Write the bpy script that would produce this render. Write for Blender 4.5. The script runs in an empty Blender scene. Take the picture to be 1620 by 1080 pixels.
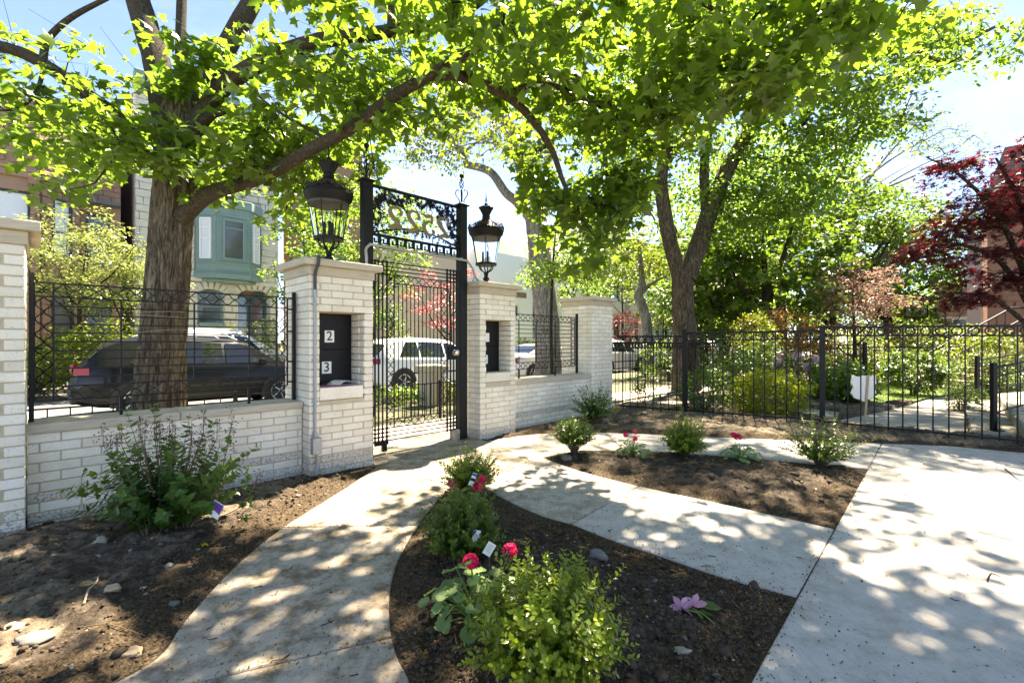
import bpy, bmesh, math, random
import numpy as np
from mathutils import Vector, Matrix, noise as mnoise
random.seed(7); rng = np.random.default_rng(7)
scn = bpy.context.scene
C = scn.collection
R = math.radians

# ---------------------------------------------------------------- camera, sky, sun, exposure
CAM_H, F = 1.3, 745.0
cd = bpy.data.cameras.new('camera'); cam = bpy.data.objects.new('camera', cd); C.objects.link(cam)
cam.location = (0, 0, CAM_H); cam.rotation_euler = (R(90), 0, 0)
cd.sensor_width = 36.0; cd.lens = 36.0 * F / 1620.0; cd.clip_start = 0.05; cd.clip_end = 2000
scn.camera = cam

SUN_DIR = Vector((0.42, 0.90, 0)).normalized() * math.cos(R(58)) + Vector((0, 0, math.sin(R(58))))
w = bpy.data.worlds.new('World'); scn.world = w; w.use_nodes = True
wn, wl = w.node_tree.nodes, w.node_tree.links
bg = wn['Background']; bg.inputs['Strength'].default_value = 0.053
sky = wn.new('ShaderNodeTexSky'); sky.sky_type = 'NISHITA'; sky.sun_disc = False
sky.sun_elevation = R(58); sky.sun_rotation = math.atan2(SUN_DIR.x, SUN_DIR.y)
sky.air_density = 0.4; sky.dust_density = 0.0; sky.ozone_density = 2.0
# thin wisps of cloud all over the sky
tc = wn.new('ShaderNodeTexCoord'); mp = wn.new('ShaderNodeMapping'); mp.inputs['Scale'].default_value = (1.2, 2.2, 5.0)
ns = wn.new('ShaderNodeTexNoise'); ns.inputs['Scale'].default_value = 1.6; ns.inputs['Detail'].default_value = 8; ns.inputs['Roughness'].default_value = 0.62
rp = wn.new('ShaderNodeValToRGB'); rp.color_ramp.elements[0].position = 0.46; rp.color_ramp.elements[1].position = 0.80
rp.color_ramp.elements[1].color = (0.12, 0.12, 0.12, 1)
mx = wn.new('ShaderNodeMix'); mx.data_type = 'RGBA'; mx.inputs['B'].default_value = (5.0, 5.1, 5.3, 1)
wl.new(tc.outputs['Generated'], mp.inputs['Vector']); wl.new(mp.outputs['Vector'], ns.inputs['Vector'])
wl.new(ns.outputs['Fac'], rp.inputs['Fac']); wl.new(rp.outputs['Color'], mx.inputs['Factor'])
wl.new(sky.outputs['Color'], mx.inputs['A']); wl.new(mx.outputs['Result'], bg.inputs['Color'])

sd = bpy.data.lights.new('sun', 'SUN'); sun = bpy.data.objects.new('sun', sd); C.objects.link(sun)
sd.energy = 2.6; sd.angle = R(1.0); sd.color = (1.0, 0.95, 0.87)
sun.rotation_euler = SUN_DIR.to_track_quat('Z', 'Y').to_euler(); sun.location = (4, 9, 30)

vs = scn.view_settings
scn.display_settings.display_device = 'sRGB'
vs.view_transform = 'Standard'; vs.look = 'None'; vs.gamma = 1.0; vs.use_curve_mapping = False
vs.exposure = 3.75
vs.use_white_balance = True; vs.white_balance_temperature = 8000
cy = scn.cycles
cy.max_bounces = 10; cy.diffuse_bounces = 4; cy.glossy_bounces = 4; cy.transmission_bounces = 8; cy.transparent_max_bounces = 12
cy.use_denoising = True; cy.sample_clamp_indirect = 8.0; cy.caustics_reflective = False; cy.caustics_refractive = False

# ---------------------------------------------------------------- frames of reference
DV = (0.7047, 0.7095); NV = (0.7095, -0.7047); OX, OY = -3.3937, 3.2942      # street direction, towards the garden
PHI = math.atan2(DV[1], DV[0])
def P(s, n, z=0.0):                       # along the street wall, out from it, up
    return (OX + s * DV[0] + n * NV[0], OY + s * DV[1] + n * NV[1], z)
def G(u, v, z=0.0):                       # point of the ground plane seen along a direction of the photograph
    Y = F * (CAM_H - z) / (v - 540.0)
    return ((u - 810.0) / F * Y, Y)
def A(u, v, Y):                           # point at distance Y along a direction
    return ((u - 810.0) / F * Y, Y, CAM_H - (v - 540.0) / F * Y)
def SN(x, y):
    x, y = x - OX, y - OY
    return x * DV[0] + y * DV[1], x * NV[0] + y * NV[1]

# ---------------------------------------------------------------- materials
MATS = {}
class NT:
    def __init__(s, name):
        s.m = bpy.data.materials.new(name); s.m.use_nodes = True
        s.t = s.m.node_tree; s.n = s.t.nodes; s.l = s.t.links
        s.b = s.n['Principled BSDF']; MATS[name] = s.m
        s._pos = None
    def new(s, k, **kw):
        x = s.n.new(k)
        for a, b in kw.items(): setattr(x, a, b)
        return x
    def pos(s, scale=(1, 1, 1)):
        g = s._pos or s.new('ShaderNodeNewGeometry'); s._pos = g
        mp = s.new('ShaderNodeMapping'); mp.inputs['Scale'].default_value = scale
        s.l.new(g.outputs['Position'], mp.inputs['Vector']); return mp.outputs['Vector']
    def noise(s, scale, detail=5, rough=.6, stretch=(1, 1, 1), dist=0):
        x = s.new('ShaderNodeTexNoise'); x.inputs['Scale'].default_value = scale; x.inputs['Detail'].default_value = detail
        x.inputs['Roughness'].default_value = rough; x.inputs['Distortion'].default_value = dist
        s.l.new(s.pos(stretch), x.inputs['Vector']); return x.outputs['Fac']
    def voro(s, scale, feature='F1', stretch=(1, 1, 1)):
        x = s.new('ShaderNodeTexVoronoi', feature=feature); x.inputs['Scale'].default_value = scale
        s.l.new(s.pos(stretch), x.inputs['Vector']); return x.outputs['Distance']
    def ramp(s, fac, stops):
        x = s.new('ShaderNodeValToRGB'); e = x.color_ramp.elements
        e[0].position, e[0].color = stops[0][0], c4(stops[0][1]); e[1].position, e[1].color = stops[-1][0], c4(stops[-1][1])
        for p, c in stops[1:-1]:
            k = e.new(p); k.color = c4(c)
        s.l.new(fac, x.inputs['Fac']); return x.outputs['Color']
    def mix(s, fac, a, b, mode='MIX'):
        x = s.new('ShaderNodeMix', data_type='RGBA', blend_type=mode)
        for k, v in (('Factor', fac), ('A', a), ('B', b)):
            if hasattr(v, 'links'): s.l.new(v, x.inputs[k])
            elif k == 'Factor': x.inputs[k].default_value = v
            else: x.inputs[k].default_value = c4(v)
        return x.outputs['Result']
    def objrand(s):
        return s.new('ShaderNodeObjectInfo').outputs['Random']
    def attr(s, name='tint'):
        return s.new('ShaderNodeAttribute', attribute_name=name).outputs['Fac']
    def col(s, c):
        if hasattr(c, 'links'): s.l.new(c, s.b.inputs['Base Color'])
        else: s.b.inputs['Base Color'].default_value = c4(c)
        return s
    def bump(s, h, strength=.4, dist=.01):
        x = s.new('ShaderNodeBump'); x.inputs['Strength'].default_value = strength; x.inputs['Distance'].default_value = dist
        s.l.new(h, x.inputs['Height']); s.l.new(x.outputs['Normal'], s.b.inputs['Normal']); return s
    def set(s, rough=.7, metal=0., spec=.5, **kw):
        s.b.inputs['Roughness'].default_value = rough; s.b.inputs['Metallic'].default_value = metal
        s.b.inputs['Specular IOR Level'].default_value = spec
        for k, v in kw.items(): s.b.inputs[k.replace('_', ' ')].default_value = v
        return s
def c4(c):
    if isinstance(c, (int, float)): c = (c, c, c)
    return (*c[:3], 1.0)
def simple(name, col, rough=.6, metal=0., var=.12, scale=8., bump=.0, spec=.4, **kw):
    t = NT(name); f = t.noise(scale, 6, .65)
    t.col(t.mix(f, tuple(x * (1 - var) for x in col), tuple(min(1, x * (1 + var)) for x in col))).set(rough, metal, spec, **kw)
    if bump: t.bump(t.noise(scale * 12, 4), bump, .004)
    return t.m
def leafmat(name, a, b, trans, tfac=.5, gloss=.12, rough=.35):
    """a leaf: two-sided reflection, light let through, slight gloss; each leaf its own shade between a and b"""
    t = NT(name); n, l = t.n, t.l; n.remove(t.b)
    f = t.attr()
    ca = t.mix(f, a, b); ct = t.mix(f, tuple(x * .8 for x in trans), tuple(x * 1.15 for x in trans))
    d = t.new('ShaderNodeBsdfDiffuse'); l.new(ca, d.inputs['Color'])
    tr = t.new('ShaderNodeBsdfTranslucent'); l.new(ct, tr.inputs['Color'])
    g = t.new('ShaderNodeBsdfGlossy'); g.inputs['Roughness'].default_value = rough; g.inputs['Color'].default_value = (.9, .95, .9, 1)
    m1 = t.new('ShaderNodeMixShader'); m1.inputs[0].default_value = tfac
    l.new(d.outputs[0], m1.inputs[1]); l.new(tr.outputs[0], m1.inputs[2])
    lw = t.new('ShaderNodeLayerWeight'); lw.inputs['Blend'].default_value = .25
    mm = t.new('ShaderNodeMath', operation='MULTIPLY'); mm.inputs[1].default_value = gloss * 1.6
    l.new(lw.outputs['Facing'], mm.inputs[0])
    m2 = t.new('ShaderNodeMixShader'); l.new(mm.outputs[0], m2.inputs[0]); l.new(m1.outputs[0], m2.inputs[1]); l.new(g.outputs[0], m2.inputs[2])
    l.new(m2.outputs[0], n['Material Output'].inputs['Surface'])
    return t.m

# cream brick, mortar, limestone, concrete
t = NT('cream_brick'); f = t.noise(3.2, 6, .7); g2 = t.noise(90, 3)
base = t.mix(t.objrand(), (.69, .63, .525), (.80, .75, .65))
base = t.mix(t.ramp(f, [(.45, (0, 0, 0)), (.75, (.5, .5, .5))]), base, (.52, .45, .33))
pz = t.new('ShaderNodeSeparateXYZ'); t.l.new(t.pos(), pz.inputs[0])
base = t.mix(t.ramp(g2, [(.30, (.55, .55, .55)), (.42, (0, 0, 0))]), base, (.36, .30, .22))
t.col(base).set(.85, spec=.2).bump(t.noise(130, 4, .7), .35, .004); CREAM = t.m
t = NT('pitted_brick'); f = t.noise(60, 4, .75); g2 = t.noise(4, 5)
base = t.mix(t.objrand(), (.62, .57, .475), (.72, .67, .58))
base = t.mix(t.ramp(f, [(.40, (1, 1, 1)), (.53, (0, 0, 0))]), base, (.30, .27, .22))
t.col(base).set(.9, spec=.15).bump(t.noise(75, 5, .75), .8, .008); PITTED = t.m
MORTAR = simple('mortar', (.46, .385, .28), .95, var=.25, scale=14, bump=.4, spec=.1)
t = NT('limestone'); f = t.noise(2.5, 7, .7); w1 = t.noise(7, 4, .6, (1, 1, 12))
base = t.mix(f, (.40, .34, .26), (.56, .50, .40)); base = t.mix(t.ramp(w1, [(.35, (.5, .5, .5)), (.6, (0, 0, 0))]), base, (.33, .28, .21))
t.col(base).set(.85, spec=.2).bump(t.noise(110, 4), .25, .003); LIME = t.m
def concrete(name, lo, hi, stain, amount, speck):
    t = NT(name); f = t.noise(1.3, 9, .72); f2 = t.noise(5.5, 10, .78); f3 = t.noise(55, 4, .7); fine = t.noise(220, 3, .6)
    base = t.mix(f, lo, hi)
    base = t.mix(t.ramp(f2, [(.45, (0, 0, 0)), (.60, (amount,) * 3)]), base, stain)
    base = t.mix(t.ramp(f3, [(.62, (0, 0, 0)), (.72, (speck,) * 3)]), base, (.16, .12, .08))
    base = t.mix(t.ramp(fine, [(.3, (.25,) * 3), (.6, (0, 0, 0))]), base, (.22, .20, .17))
    broom = t.noise(70, 4, .6, (1, .07, 1)); base = t.mix(t.ramp(broom, [(.35, (.22,) * 3), (.6, (0, 0, 0))]), base, tuple(x * .6 for x in lo))
    t.col(base).set(.88, spec=.25).bump(t.mix(.4, fine, broom), .35, .004); return t.m
CON_OLD = concrete('stained_concrete', (.35, .29, .22), (.52, .455, .365), (.16, .115, .068), 1.0, .9)
CON_NEW = concrete('grey_concrete', (.46, .425, .38), (.57, .535, .485), (.32, .27, .21), .6, .45)
CON_MID = concrete('worn_concrete', (.42, .375, .315), (.55, .505, .44), (.23, .175, .115), .8, .65)
t = NT('asphalt'); t.col(t.mix(t.noise(30, 5), (.10, .10, .10), (.17, .165, .16))).set(.9).bump(t.noise(300, 3), .3, .004); ASPH = t.m
# soil: dark wet earth, dry tan crust, rusty maple-flower litter
t = NT('garden_soil'); a = t.noise(1.3, 6, .65, dist=.6); b = t.noise(16, 7, .75); c = t.noise(75, 4, .7); d = t.noise(2.1, 5, .6)
tanm = t.attr('dry'); litm = t.attr('litter')
earth = t.ramp(b, [(.30, (.012, .009, .007)), (.50, (.055, .042, .031)), (.66, (.13, .105, .08)), (.80, (.24, .20, .16))])
dry = t.ramp(b, [(.30, (.07, .055, .036)), (.5, (.18, .145, .10)), (.75, (.32, .27, .20))])
lit = t.ramp(c, [(.34, (.016, .012, .008)), (.5, (.056, .039, .024)), (.66, (.13, .098, .062))])
def mul(x, y):
    m = t.new('ShaderNodeMath', operation='MULTIPLY'); t.l.new(x, m.inputs[0]); t.l.new(y, m.inputs[1]); return m.outputs[0]
def add(x, k):
    m = t.new('ShaderNodeMath', operation='ADD'); t.l.new(x, m.inputs[0])
    if hasattr(k, 'links'): t.l.new(k, m.inputs[1])
    else: m.inputs[1].default_value = k
    return m.outputs[0]
q = t.ramp(add(mul(a, tanm), 0), [(.30, (0, 0, 0)), (.52, (1, 1, 1))])
q2 = t.ramp(add(mul(add(d, .25), litm), 0), [(.28, (0, 0, 0)), (.5, (.95, .95, .95))])
t.col(t.mix(q2, t.mix(q, earth, dry), lit)).set(.95, spec=.12).bump(t.mix(.5, b, c), .9, .02); SOIL = t.m
t = NT('lawn_grass'); t.col(t.mix(t.noise(6, 6), (.05, .10, .02), (.13, .19, .04))).set(.9).bump(t.noise(120, 4), .6, .01); LAWN = t.m
t = NT('far_earth'); t.col(t.mix(t.noise(.8, 7, .7), (.05, .065, .025), (.14, .12, .07))).set(.95).bump(t.noise(9, 5), .6, .05); EARTH = t.m
# metals, paint
IRON = simple('black_iron', (.006, .006, .007), .5, .0, .3, 30, .12, spec=.22)
IRON2 = simple('fence_black', (.007, .007, .008), .5, .0, .3, 25, .1, spec=.22)
RUST = simple('rusty_iron', (.045, .022, .014), .6, .0, .5, 25, .2)
GALV = simple('galvanised_grey', (.30, .32, .33), .45, .35, .15, 20, .08)
TAPE = simple('dark_sleeve', (.045, .05, .05), .5, 0, .2, 20)
STEEL = simple('brushed_steel', (.62, .58, .50), .28, 1.0, .06, 20)
BRONZE = simple('bronze_numeral', (.20, .155, .085), .5, .2, .12, 18, .08)
DOORB = simple('mailbox_black', (.006, .006, .007), .5, .0, .5, 9, .05, spec=.2)
WHITE = simple('white_print', (.78, .78, .74), .55, var=.03)
BLACK = simple('black_print', (.012, .012, .012), .5)
PAPER = simple('paper', (.74, .73, .70), .7, var=.04)
PINK = simple('pink_paper', (.42, .16, .25), .6, var=.2)
BLUEP = simple('blue_print', (.02, .05, .22), .5)
PURPLE = simple('purple_print', (.20, .06, .36), .5, var=.5, scale=60)
GREENP = simple('green_print', (.08, .22, .05), .5, var=.4, scale=60)
STAKE = simple('stake_wood', (.40, .31, .20), .8, var=.2, scale=30)
SIGNW = simple('sign_back', (.72, .71, .66), .6, var=.05)
t = NT('clear_glass'); t.set(.03, spec=.5); t.b.inputs['Transmission Weight'].default_value = 1.0; t.b.inputs['IOR'].default_value = 1.05; t.col((.95, .97, .95)); LGLASS = t.m
t = NT('window_glass'); t.col(t.mix(t.noise(.7, 3), (.03, .035, .04), (.09, .10, .11))).set(.06, spec=.9); WGLASS = t.m
t = NT('pale_blind_glass'); t.col(t.mix(t.noise(.5, 3), (.55, .57, .58), (.70, .72, .74))).set(.12, spec=.7); BLIND = t.m
CARG = NT('car_glass').col((.012, .014, .016)).set(.04, spec=.9).m
TYRE = simple('tyre_rubber', (.018, .018, .018), .85)
TRIM = simple('black_plastic', (.02, .02, .022), .55)
REDL = NT('tail_lamp_red').col((.30, .008, .012)).set(.25, spec=.4).m
RIM = simple('alloy_rim', (.45, .45, .46), .3, .8)
def carpaint(n, c): return NT(n).col(c).set(.35, 0., .2, Coat_Weight=.25, Coat_Roughness=.05).m
PGREY = carpaint('dark_grey_paint', (.005, .005, .006)); PWHITE = carpaint('white_paint', (.74, .75, .76)); PSILV = carpaint('silver_paint', (.45, .47, .49))
# bark
def barkmat(name, lo, hi, sc=1.0):
    t = NT(name); v = t.noise(26 * sc, 6, .65, (1, 1, .16), 1.2); f = t.noise(5, 5)
    base = t.ramp(v, [(.34, tuple(x * .35 for x in lo)), (.48, lo), (.66, hi)])
    base = t.mix(t.ramp(f, [(.5, (0, 0, 0)), (.8, (.35,) * 3)]), base, tuple(x * .7 for x in hi))
    t.col(base).set(.95, spec=.1).bump(v, 1.0, .03); return t.m
BARK = barkmat('maple_bark', (.09, .071, .052), (.235, .19, .14))
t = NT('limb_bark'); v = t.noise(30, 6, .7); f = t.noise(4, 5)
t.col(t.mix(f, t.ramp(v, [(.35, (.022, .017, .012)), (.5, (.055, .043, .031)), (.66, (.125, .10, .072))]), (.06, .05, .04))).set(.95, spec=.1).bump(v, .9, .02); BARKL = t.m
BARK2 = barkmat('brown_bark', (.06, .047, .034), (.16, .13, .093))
BARKG = barkmat('grey_bark', (.16, .145, .125), (.36, .335, .30), .8)
BARKD = barkmat('dark_bark', (.03, .024, .018), (.09, .07, .05))
STEM = simple('woody_stem', (.12, .085, .05), .85, var=.3, scale=30)
GSTEM = simple('green_stem', (.12, .20, .04), .7, var=.2, scale=30)
# leaves
L_MAPLE = leafmat('maple_leaf', (.045, .085, .010), (.085, .130, .018), (.215, .35, .03), .58)
L_MAPLE2 = leafmat('fresh_leaf', (.05, .095, .012), (.09, .14, .022), (.23, .38, .04), .56)
L_DARK = leafmat('dark_leaf', (.022, .055, .011), (.045, .09, .016), (.10, .18, .018), .48)
L_MID = leafmat('mid_leaf', (.035, .075, .012), (.07, .12, .02), (.15, .25, .02), .52)
L_YEL = leafmat('yellow_green_leaf', (.085, .13, .012), (.13, .17, .02), (.22, .29, .022), .5)
L_GOLD = leafmat('golden_leaf', (.15, .19, .014), (.23, .26, .02), (.34, .40, .02), .5)
L_PALE = leafmat('pale_leaf', (.12, .16, .04), (.19, .22, .07), (.28, .34, .08), .5)
L_RED = leafmat('red_maple_leaf', (.026, .009, .014), (.065, .013, .016), (.15, .012, .018), .42, .08)
L_PINK = leafmat('pink_bract', (.30, .18, .15), (.42, .27, .22), (.34, .19, .15), .4, .04)
L_RUST = leafmat('rust_leaf', (.19, .10, .035), (.27, .16, .05), (.30, .15, .035), .45)
L_ROSE = leafmat('rose_leaf', (.28, .07, .09), (.42, .15, .16), (.50, .13, .13), .45)
L_BOX = leafmat('boxwood_leaf', (.075, .145, .013), (.21, .275, .022), (.26, .36, .022), .45, .14, .3)
L_BOXD = leafmat('boxwood_dark', (.04, .09, .012), (.115, .175, .02), (.19, .29, .022), .46, .14, .3)
L_GER = leafmat('geranium_leaf', (.12, .20, .07), (.20, .30, .11), (.30, .42, .10), .4, .06, .5)
L_LILAC = leafmat('lilac_leaf', (.035, .09, .018), (.08, .16, .03), (.18, .29, .03), .4, .12)
L_BUD = leafmat('brown_bud', (.10, .07, .055), (.17, .12, .10), (.18, .11, .09), .3, .03)
L_PETAL = leafmat('crimson_petal', (.56, .012, .07), (.72, .03, .15), (.66, .02, .10), .35, .05, .5)
L_RHOD = leafmat('lilac_pink_petal', (.50, .30, .42), (.66, .46, .56), (.58, .36, .48), .35, .04)
L_WILT = leafmat('faded_tulip_petal', (.48, .22, .34), (.66, .42, .52), (.50, .25, .35), .35, .05)
L_LIT = leafmat('brown_litter', (.07, .04, .018), (.20, .13, .06), (.12, .08, .03), .2, .02)
L_GRASS = leafmat('grass_blade', (.06, .12, .02), (.14, .21, .04), (.24, .34, .04), .4, .06)
STONE = [simple('pale_stone', (.25, .215, .17), .9, var=.25, scale=12, bump=.3), simple('grey_stone', (.14, .13, .115), .9, var=.25, scale=12, bump=.3),
         simple('tan_stone', (.38, .28, .18), .9, var=.25, scale=12, bump=.3)]
CLOD = simple('soil_clod', (.075, .056, .040), .97, var=.6, scale=25, bump=.8, spec=.1)

# ---------------------------------------------------------------- mesh helpers
class MB:
    def __init__(s): s.v = []; s.f = []
    def box(s, x0, x1, y0, y1, z0, z1):
        b = len(s.v); s.v += [(x, y, z) for z in (z0, z1) for y in (y0, y1) for x in (x0, x1)]
        s.f += [[b + i for i in q] for q in ((0, 2, 3, 1), (4, 5, 7, 6), (0, 1, 5, 4), (2, 6, 7, 3), (0, 4, 6, 2), (1, 3, 7, 5))]; return s
    def bar(s, a, b, r, sides=6, r2=None): return s.tube([a, b], [r, r if r2 is None else r2], sides)
    def tube(s, pts, rad, sides=8, cap=True):
        pts = [Vector(p) for p in pts]; n = len(pts)
        if not hasattr(rad, '__len__'): rad = [rad] * n
        b0 = len(s.v); prev = None
        for i, p in enumerate(pts):
            d = (pts[min(i + 1, n - 1)] - pts[max(i - 1, 0)])
            d = d.normalized() if d.length > 1e-9 else Vector((0, 0, 1))
            if prev is None:
                a = Vector((0, 0, 1)) if abs(d.z) < .9 else Vector((1, 0, 0)); x = d.cross(a).normalized()
            else:
                x = prev - d * prev.dot(d); x = x.normalized() if x.length > 1e-6 else d.orthogonal().normalized()
            prev = x; y = d.cross(x)
            for k in range(sides):
                t = 2 * math.pi * (k + .5) / sides
                s.v.append(tuple(p + (x * math.cos(t) + y * math.sin(t)) * rad[i]))
        for i in range(n - 1):
            for k in range(sides):
                q = b0 + i * sides; k2 = (k + 1) % sides
                s.f.append([q + k, q + k2, q + sides + k2, q + sides + k])
        if cap:
            s.f.append([b0 + k for k in range(sides)][::-1]); s.f.append([b0 + (n - 1) * sides + k for k in range(sides)])
        return s
    def lathe(s, prof, seg=20, c=(0, 0, 0)):
        b = len(s.v); n = len(prof)
        for r, z in prof:
            for k in range(seg):
                t = 2 * math.pi * k / seg; s.v.append((c[0] + r * math.cos(t), c[1] + r * math.sin(t), c[2] + z))
        for i in range(n - 1):
            for k in range(seg):
                k2 = (k + 1) % seg; s.f.append([b + i * seg + k, b + i * seg + k2, b + (i + 1) * seg + k2, b + (i + 1) * seg + k])
        s.f.append([b + k for k in range(seg)][::-1]); s.f.append([b + (n - 1) * seg + k for k in range(seg)]); return s
    def prism(s, poly, z0, z1):                       # ccw polygon in xy
        b = len(s.v); n = len(poly)
        s.v += [(x, y, z0) for x, y in poly] + [(x, y, z1) for x, y in poly]
        s.f.append([b + i for i in range(n)][::-1]); s.f.append([b + n + i for i in range(n)])
        for i in range(n):
            j = (i + 1) % n; s.f.append([b + i, b + j, b + n + j, b + n + i])
        return s
    def prism_y(s, poly, y0, y1):                     # polygon in xz, extruded along y
        b = len(s.v); n = len(poly)
        s.v += [(x, y0, z) for x, z in poly] + [(x, y1, z) for x, z in poly]
        s.f.append([b + i for i in range(n)]); s.f.append([b + n + i for i in range(n)][::-1])
        for i in range(n):
            j = (i + 1) % n; s.f.append([b + j, b + i, b + n + i, b + n + j])
        return s
    def mesh(s, name, smooth=False, bevel=0., angle=40):
        me = bpy.data.meshes.new(name); me.from_pydata(s.v, [], s.f); me.update()
        if bevel:
            bm = bmesh.new(); bm.from_mesh(me)
            bmesh.ops.recalc_face_normals(bm, faces=bm.faces)
            es = [e for e in bm.edges if len(e.link_faces) == 2 and e.calc_face_angle(0) > .5]
            bmesh.ops.bevel(bm, geom=es, offset=bevel, segments=1, affect='EDGES'); bm.to_mesh(me); bm.free()
        if smooth:
            me.shade_smooth(); me.set_sharp_from_angle(angle=R(angle))
        return me
def fast_mesh(name, V, T, attrs=None, smooth=False):
    """numpy verts (n,3), triangles (m,3)"""
    me = bpy.data.meshes.new(name); V = np.asarray(V, np.float32); T = np.asarray(T, np.int32)
    me.vertices.add(len(V)); me.vertices.foreach_set('co', V.ravel())
    me.loops.add(T.size); me.loops.foreach_set('vertex_index', T.ravel())
    me.polygons.add(len(T)); me.polygons.foreach_set('loop_start', np.arange(0, T.size, 3, dtype=np.int32))
    me.polygons.foreach_set('loop_total', np.full(len(T), 3, np.int32))
    me.update(calc_edges=True); me.validate()
    for k, a in (attrs or {}).items():
        at = me.attributes.new(k, 'FLOAT', 'POINT'); at.data.foreach_set('value', np.asarray(a, np.float32))
    if smooth: me.shade_smooth()
    return me
def thing(name, label, cat, loc=(0, 0, 0), rz=0., group=None, kind=None):
    o = bpy.data.objects.new(name, None); C.objects.link(o); o.location = loc; o.rotation_euler = (0, 0, rz); o.empty_display_size = .1
    return tag(o, label, cat, group, kind)
def tag(o, label=None, cat=None, group=None, kind=None):
    for k, v in (('label', label), ('category', cat), ('group', group), ('kind', kind)):
        if v: o[k] = v
    return o
def part(name, me, mat, parent=None, loc=(0, 0, 0), rz=0., kind=None, label=None, rot=None, **kw):
    if isinstance(me, MB): me = me.mesh(name, **kw)
    o = bpy.data.objects.new(name, me); C.objects.link(o)
    if mat is not None and not me.materials: me.materials.append(mat)
    o.location = loc; o.rotation_euler = rot if rot else (0, 0, rz)
    if parent is not None: o.parent = parent
    if kind: o['kind'] = kind
    if label: o['label'] = label
    return o
def copy_tree(o, parent=None):
    c = o.copy(); C.objects.link(c); c.parent = parent if parent else o.parent
    for ch in list(o.children): copy_tree(ch, c)
    return c
BOXES = {}
def bevel_box(lx, ly, lz, mat, bev=.004, key='b', variants=3, rough=0.):
    k = (key, round(lx, 3), round(ly, 3), round(lz, 3), mat.name, random.randrange(variants))
    if k not in BOXES:
        m = MB().box(-lx / 2, lx / 2, -ly / 2, ly / 2, -lz / 2, lz / 2)
        j = .0012 + rough
        m.v = [(x + random.uniform(-j, j), y + random.uniform(-j, j) * .6, z + random.uniform(-j, j)) for x, y, z in m.v]
        me = m.mesh('brick', bevel=bev)
        if rough:
            for vv in me.vertices:
                vv.co.y += random.uniform(-rough, rough)
        me.materials.append(mat); BOXES[k] = me
    return BOXES[k]
def brick(parent, x0, x1, y0, y1, z0, z1, mat, name='brick', bev=.004, proud=.0015, rough=0., key='b'):
    me = bevel_box(x1 - x0, y1 - y0, z1 - z0, mat, bev, key, 3, rough)
    o = bpy.data.objects.new(name, me); C.objects.link(o); o.parent = parent
    o.location = ((x0 + x1) / 2 , (y0 + y1) / 2 , (z0 + z1) / 2)
    o.rotation_euler = (random.uniform(-1, 1) * .006, random.uniform(-1, 1) * .003, random.uniform(-1, 1) * .005)
    return o
def catmull(pts, n=6):
    pts = [np.array(p, float) for p in pts]; out = []
    for i in range(len(pts) - 1):
        p0, p1, p2, p3 = pts[max(i - 1, 0)], pts[i], pts[i + 1], pts[min(i + 2, len(pts) - 1)]
        for k in range(n):
            t = k / n
            out.append(.5 * ((2 * p1) + (-p0 + p2) * t + (2 * p0 - 5 * p1 + 4 * p2 - p3) * t * t + (-p0 + 3 * p1 - 3 * p2 + p3) * t ** 3))
    out.append(pts[-1]); return out
def inpoly(px, py, poly):
    c = np.zeros(px.shape, bool); n = len(poly)
    for i in range(n):
        (x1, y1), (x2, y2) = poly[i], poly[(i + 1) % n]
        m = ((y1 > py) != (y2 > py)) & (px < (x2 - x1) * (py - y1) / (y2 - y1 + 1e-12) + x1); c ^= m
    return c
def distpoly(px, py, poly):
    d = np.full(px.shape, 1e9); n = len(poly)
    for i in range(n):
        (x1, y1), (x2, y2) = poly[i], poly[(i + 1) % n]; dx, dy = x2 - x1, y2 - y1
        t = np.clip(((px - x1) * dx + (py - y1) * dy) / (dx * dx + dy * dy + 1e-12), 0, 1)
        d = np.minimum(d, np.hypot(px - x1 - t * dx, py - y1 - t * dy))
    return d
def vnoise(x, y, seed=0, oct=4, f=1.0, rough=.5):
    """cheap value noise"""
    out = np.zeros_like(x, dtype=float); amp = 1.; tot = 0.
    for o in range(oct):
        r2 = np.random.default_rng(seed + o); g = r2.random((64, 64))
        X, Y = x * f, y * f; ix, iy = np.floor(X).astype(int), np.floor(Y).astype(int); fx, fy = X - ix, Y - iy
        fx, fy = fx * fx * (3 - 2 * fx), fy * fy * (3 - 2 * fy)
        a, b = g[ix % 64, iy % 64], g[(ix + 1) % 64, iy % 64]; c, d = g[ix % 64, (iy + 1) % 64], g[(ix + 1) % 64, (iy + 1) % 64]
        out += amp * ((a * (1 - fx) + b * fx) * (1 - fy) + (c * (1 - fx) + d * fx) * fy); tot += amp; amp *= rough; f *= 2.03
    return out / tot
# ---------------------------------------------------------------- leaf shapes and plant builders
def fan(outline, c, fold=.0):
    v = [(c[0], c[1], .0)] + [(x, y, -fold * abs(x)) for x, y in outline]; n = len(outline)
    return np.array(v), np.array([(0, i + 1, (i + 1) % n + 1) for i in range(n)])
_h = [(0, 0), (.42, -.05), (.26, .15), (.62, .42), (.27, .50), (.17, .74), (0, 1.05)]
T_MAPLE = fan(_h + [(-x, y) for x, y in _h[-2:0:-1]], (0, .36), .22)
_j = [(0, 0), (.50, -.12), (.10, .18), (.62, .42), (.12, .36), (.30, .80), (.07, .50), (0, 1.05)]
T_MAPLE[0][:, 2] -= .20 * T_MAPLE[0][:, 1] ** 2
T_PALM = fan(_j + [(-x, y) for x, y in _j[-2:0:-1]], (0, .24), .15)
T_OVAL = (np.array([(0, 0, 0), (.24, .30, .05), (.25, .65, .05), (0, 1, -.05), (-.25, .65, .05), (-.24, .30, .05), (0, .5, 0)]),
          np.array([(6, 0, 1), (6, 1, 2), (6, 2, 3), (6, 3, 4), (6, 4, 5), (6, 5, 0)]))
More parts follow.
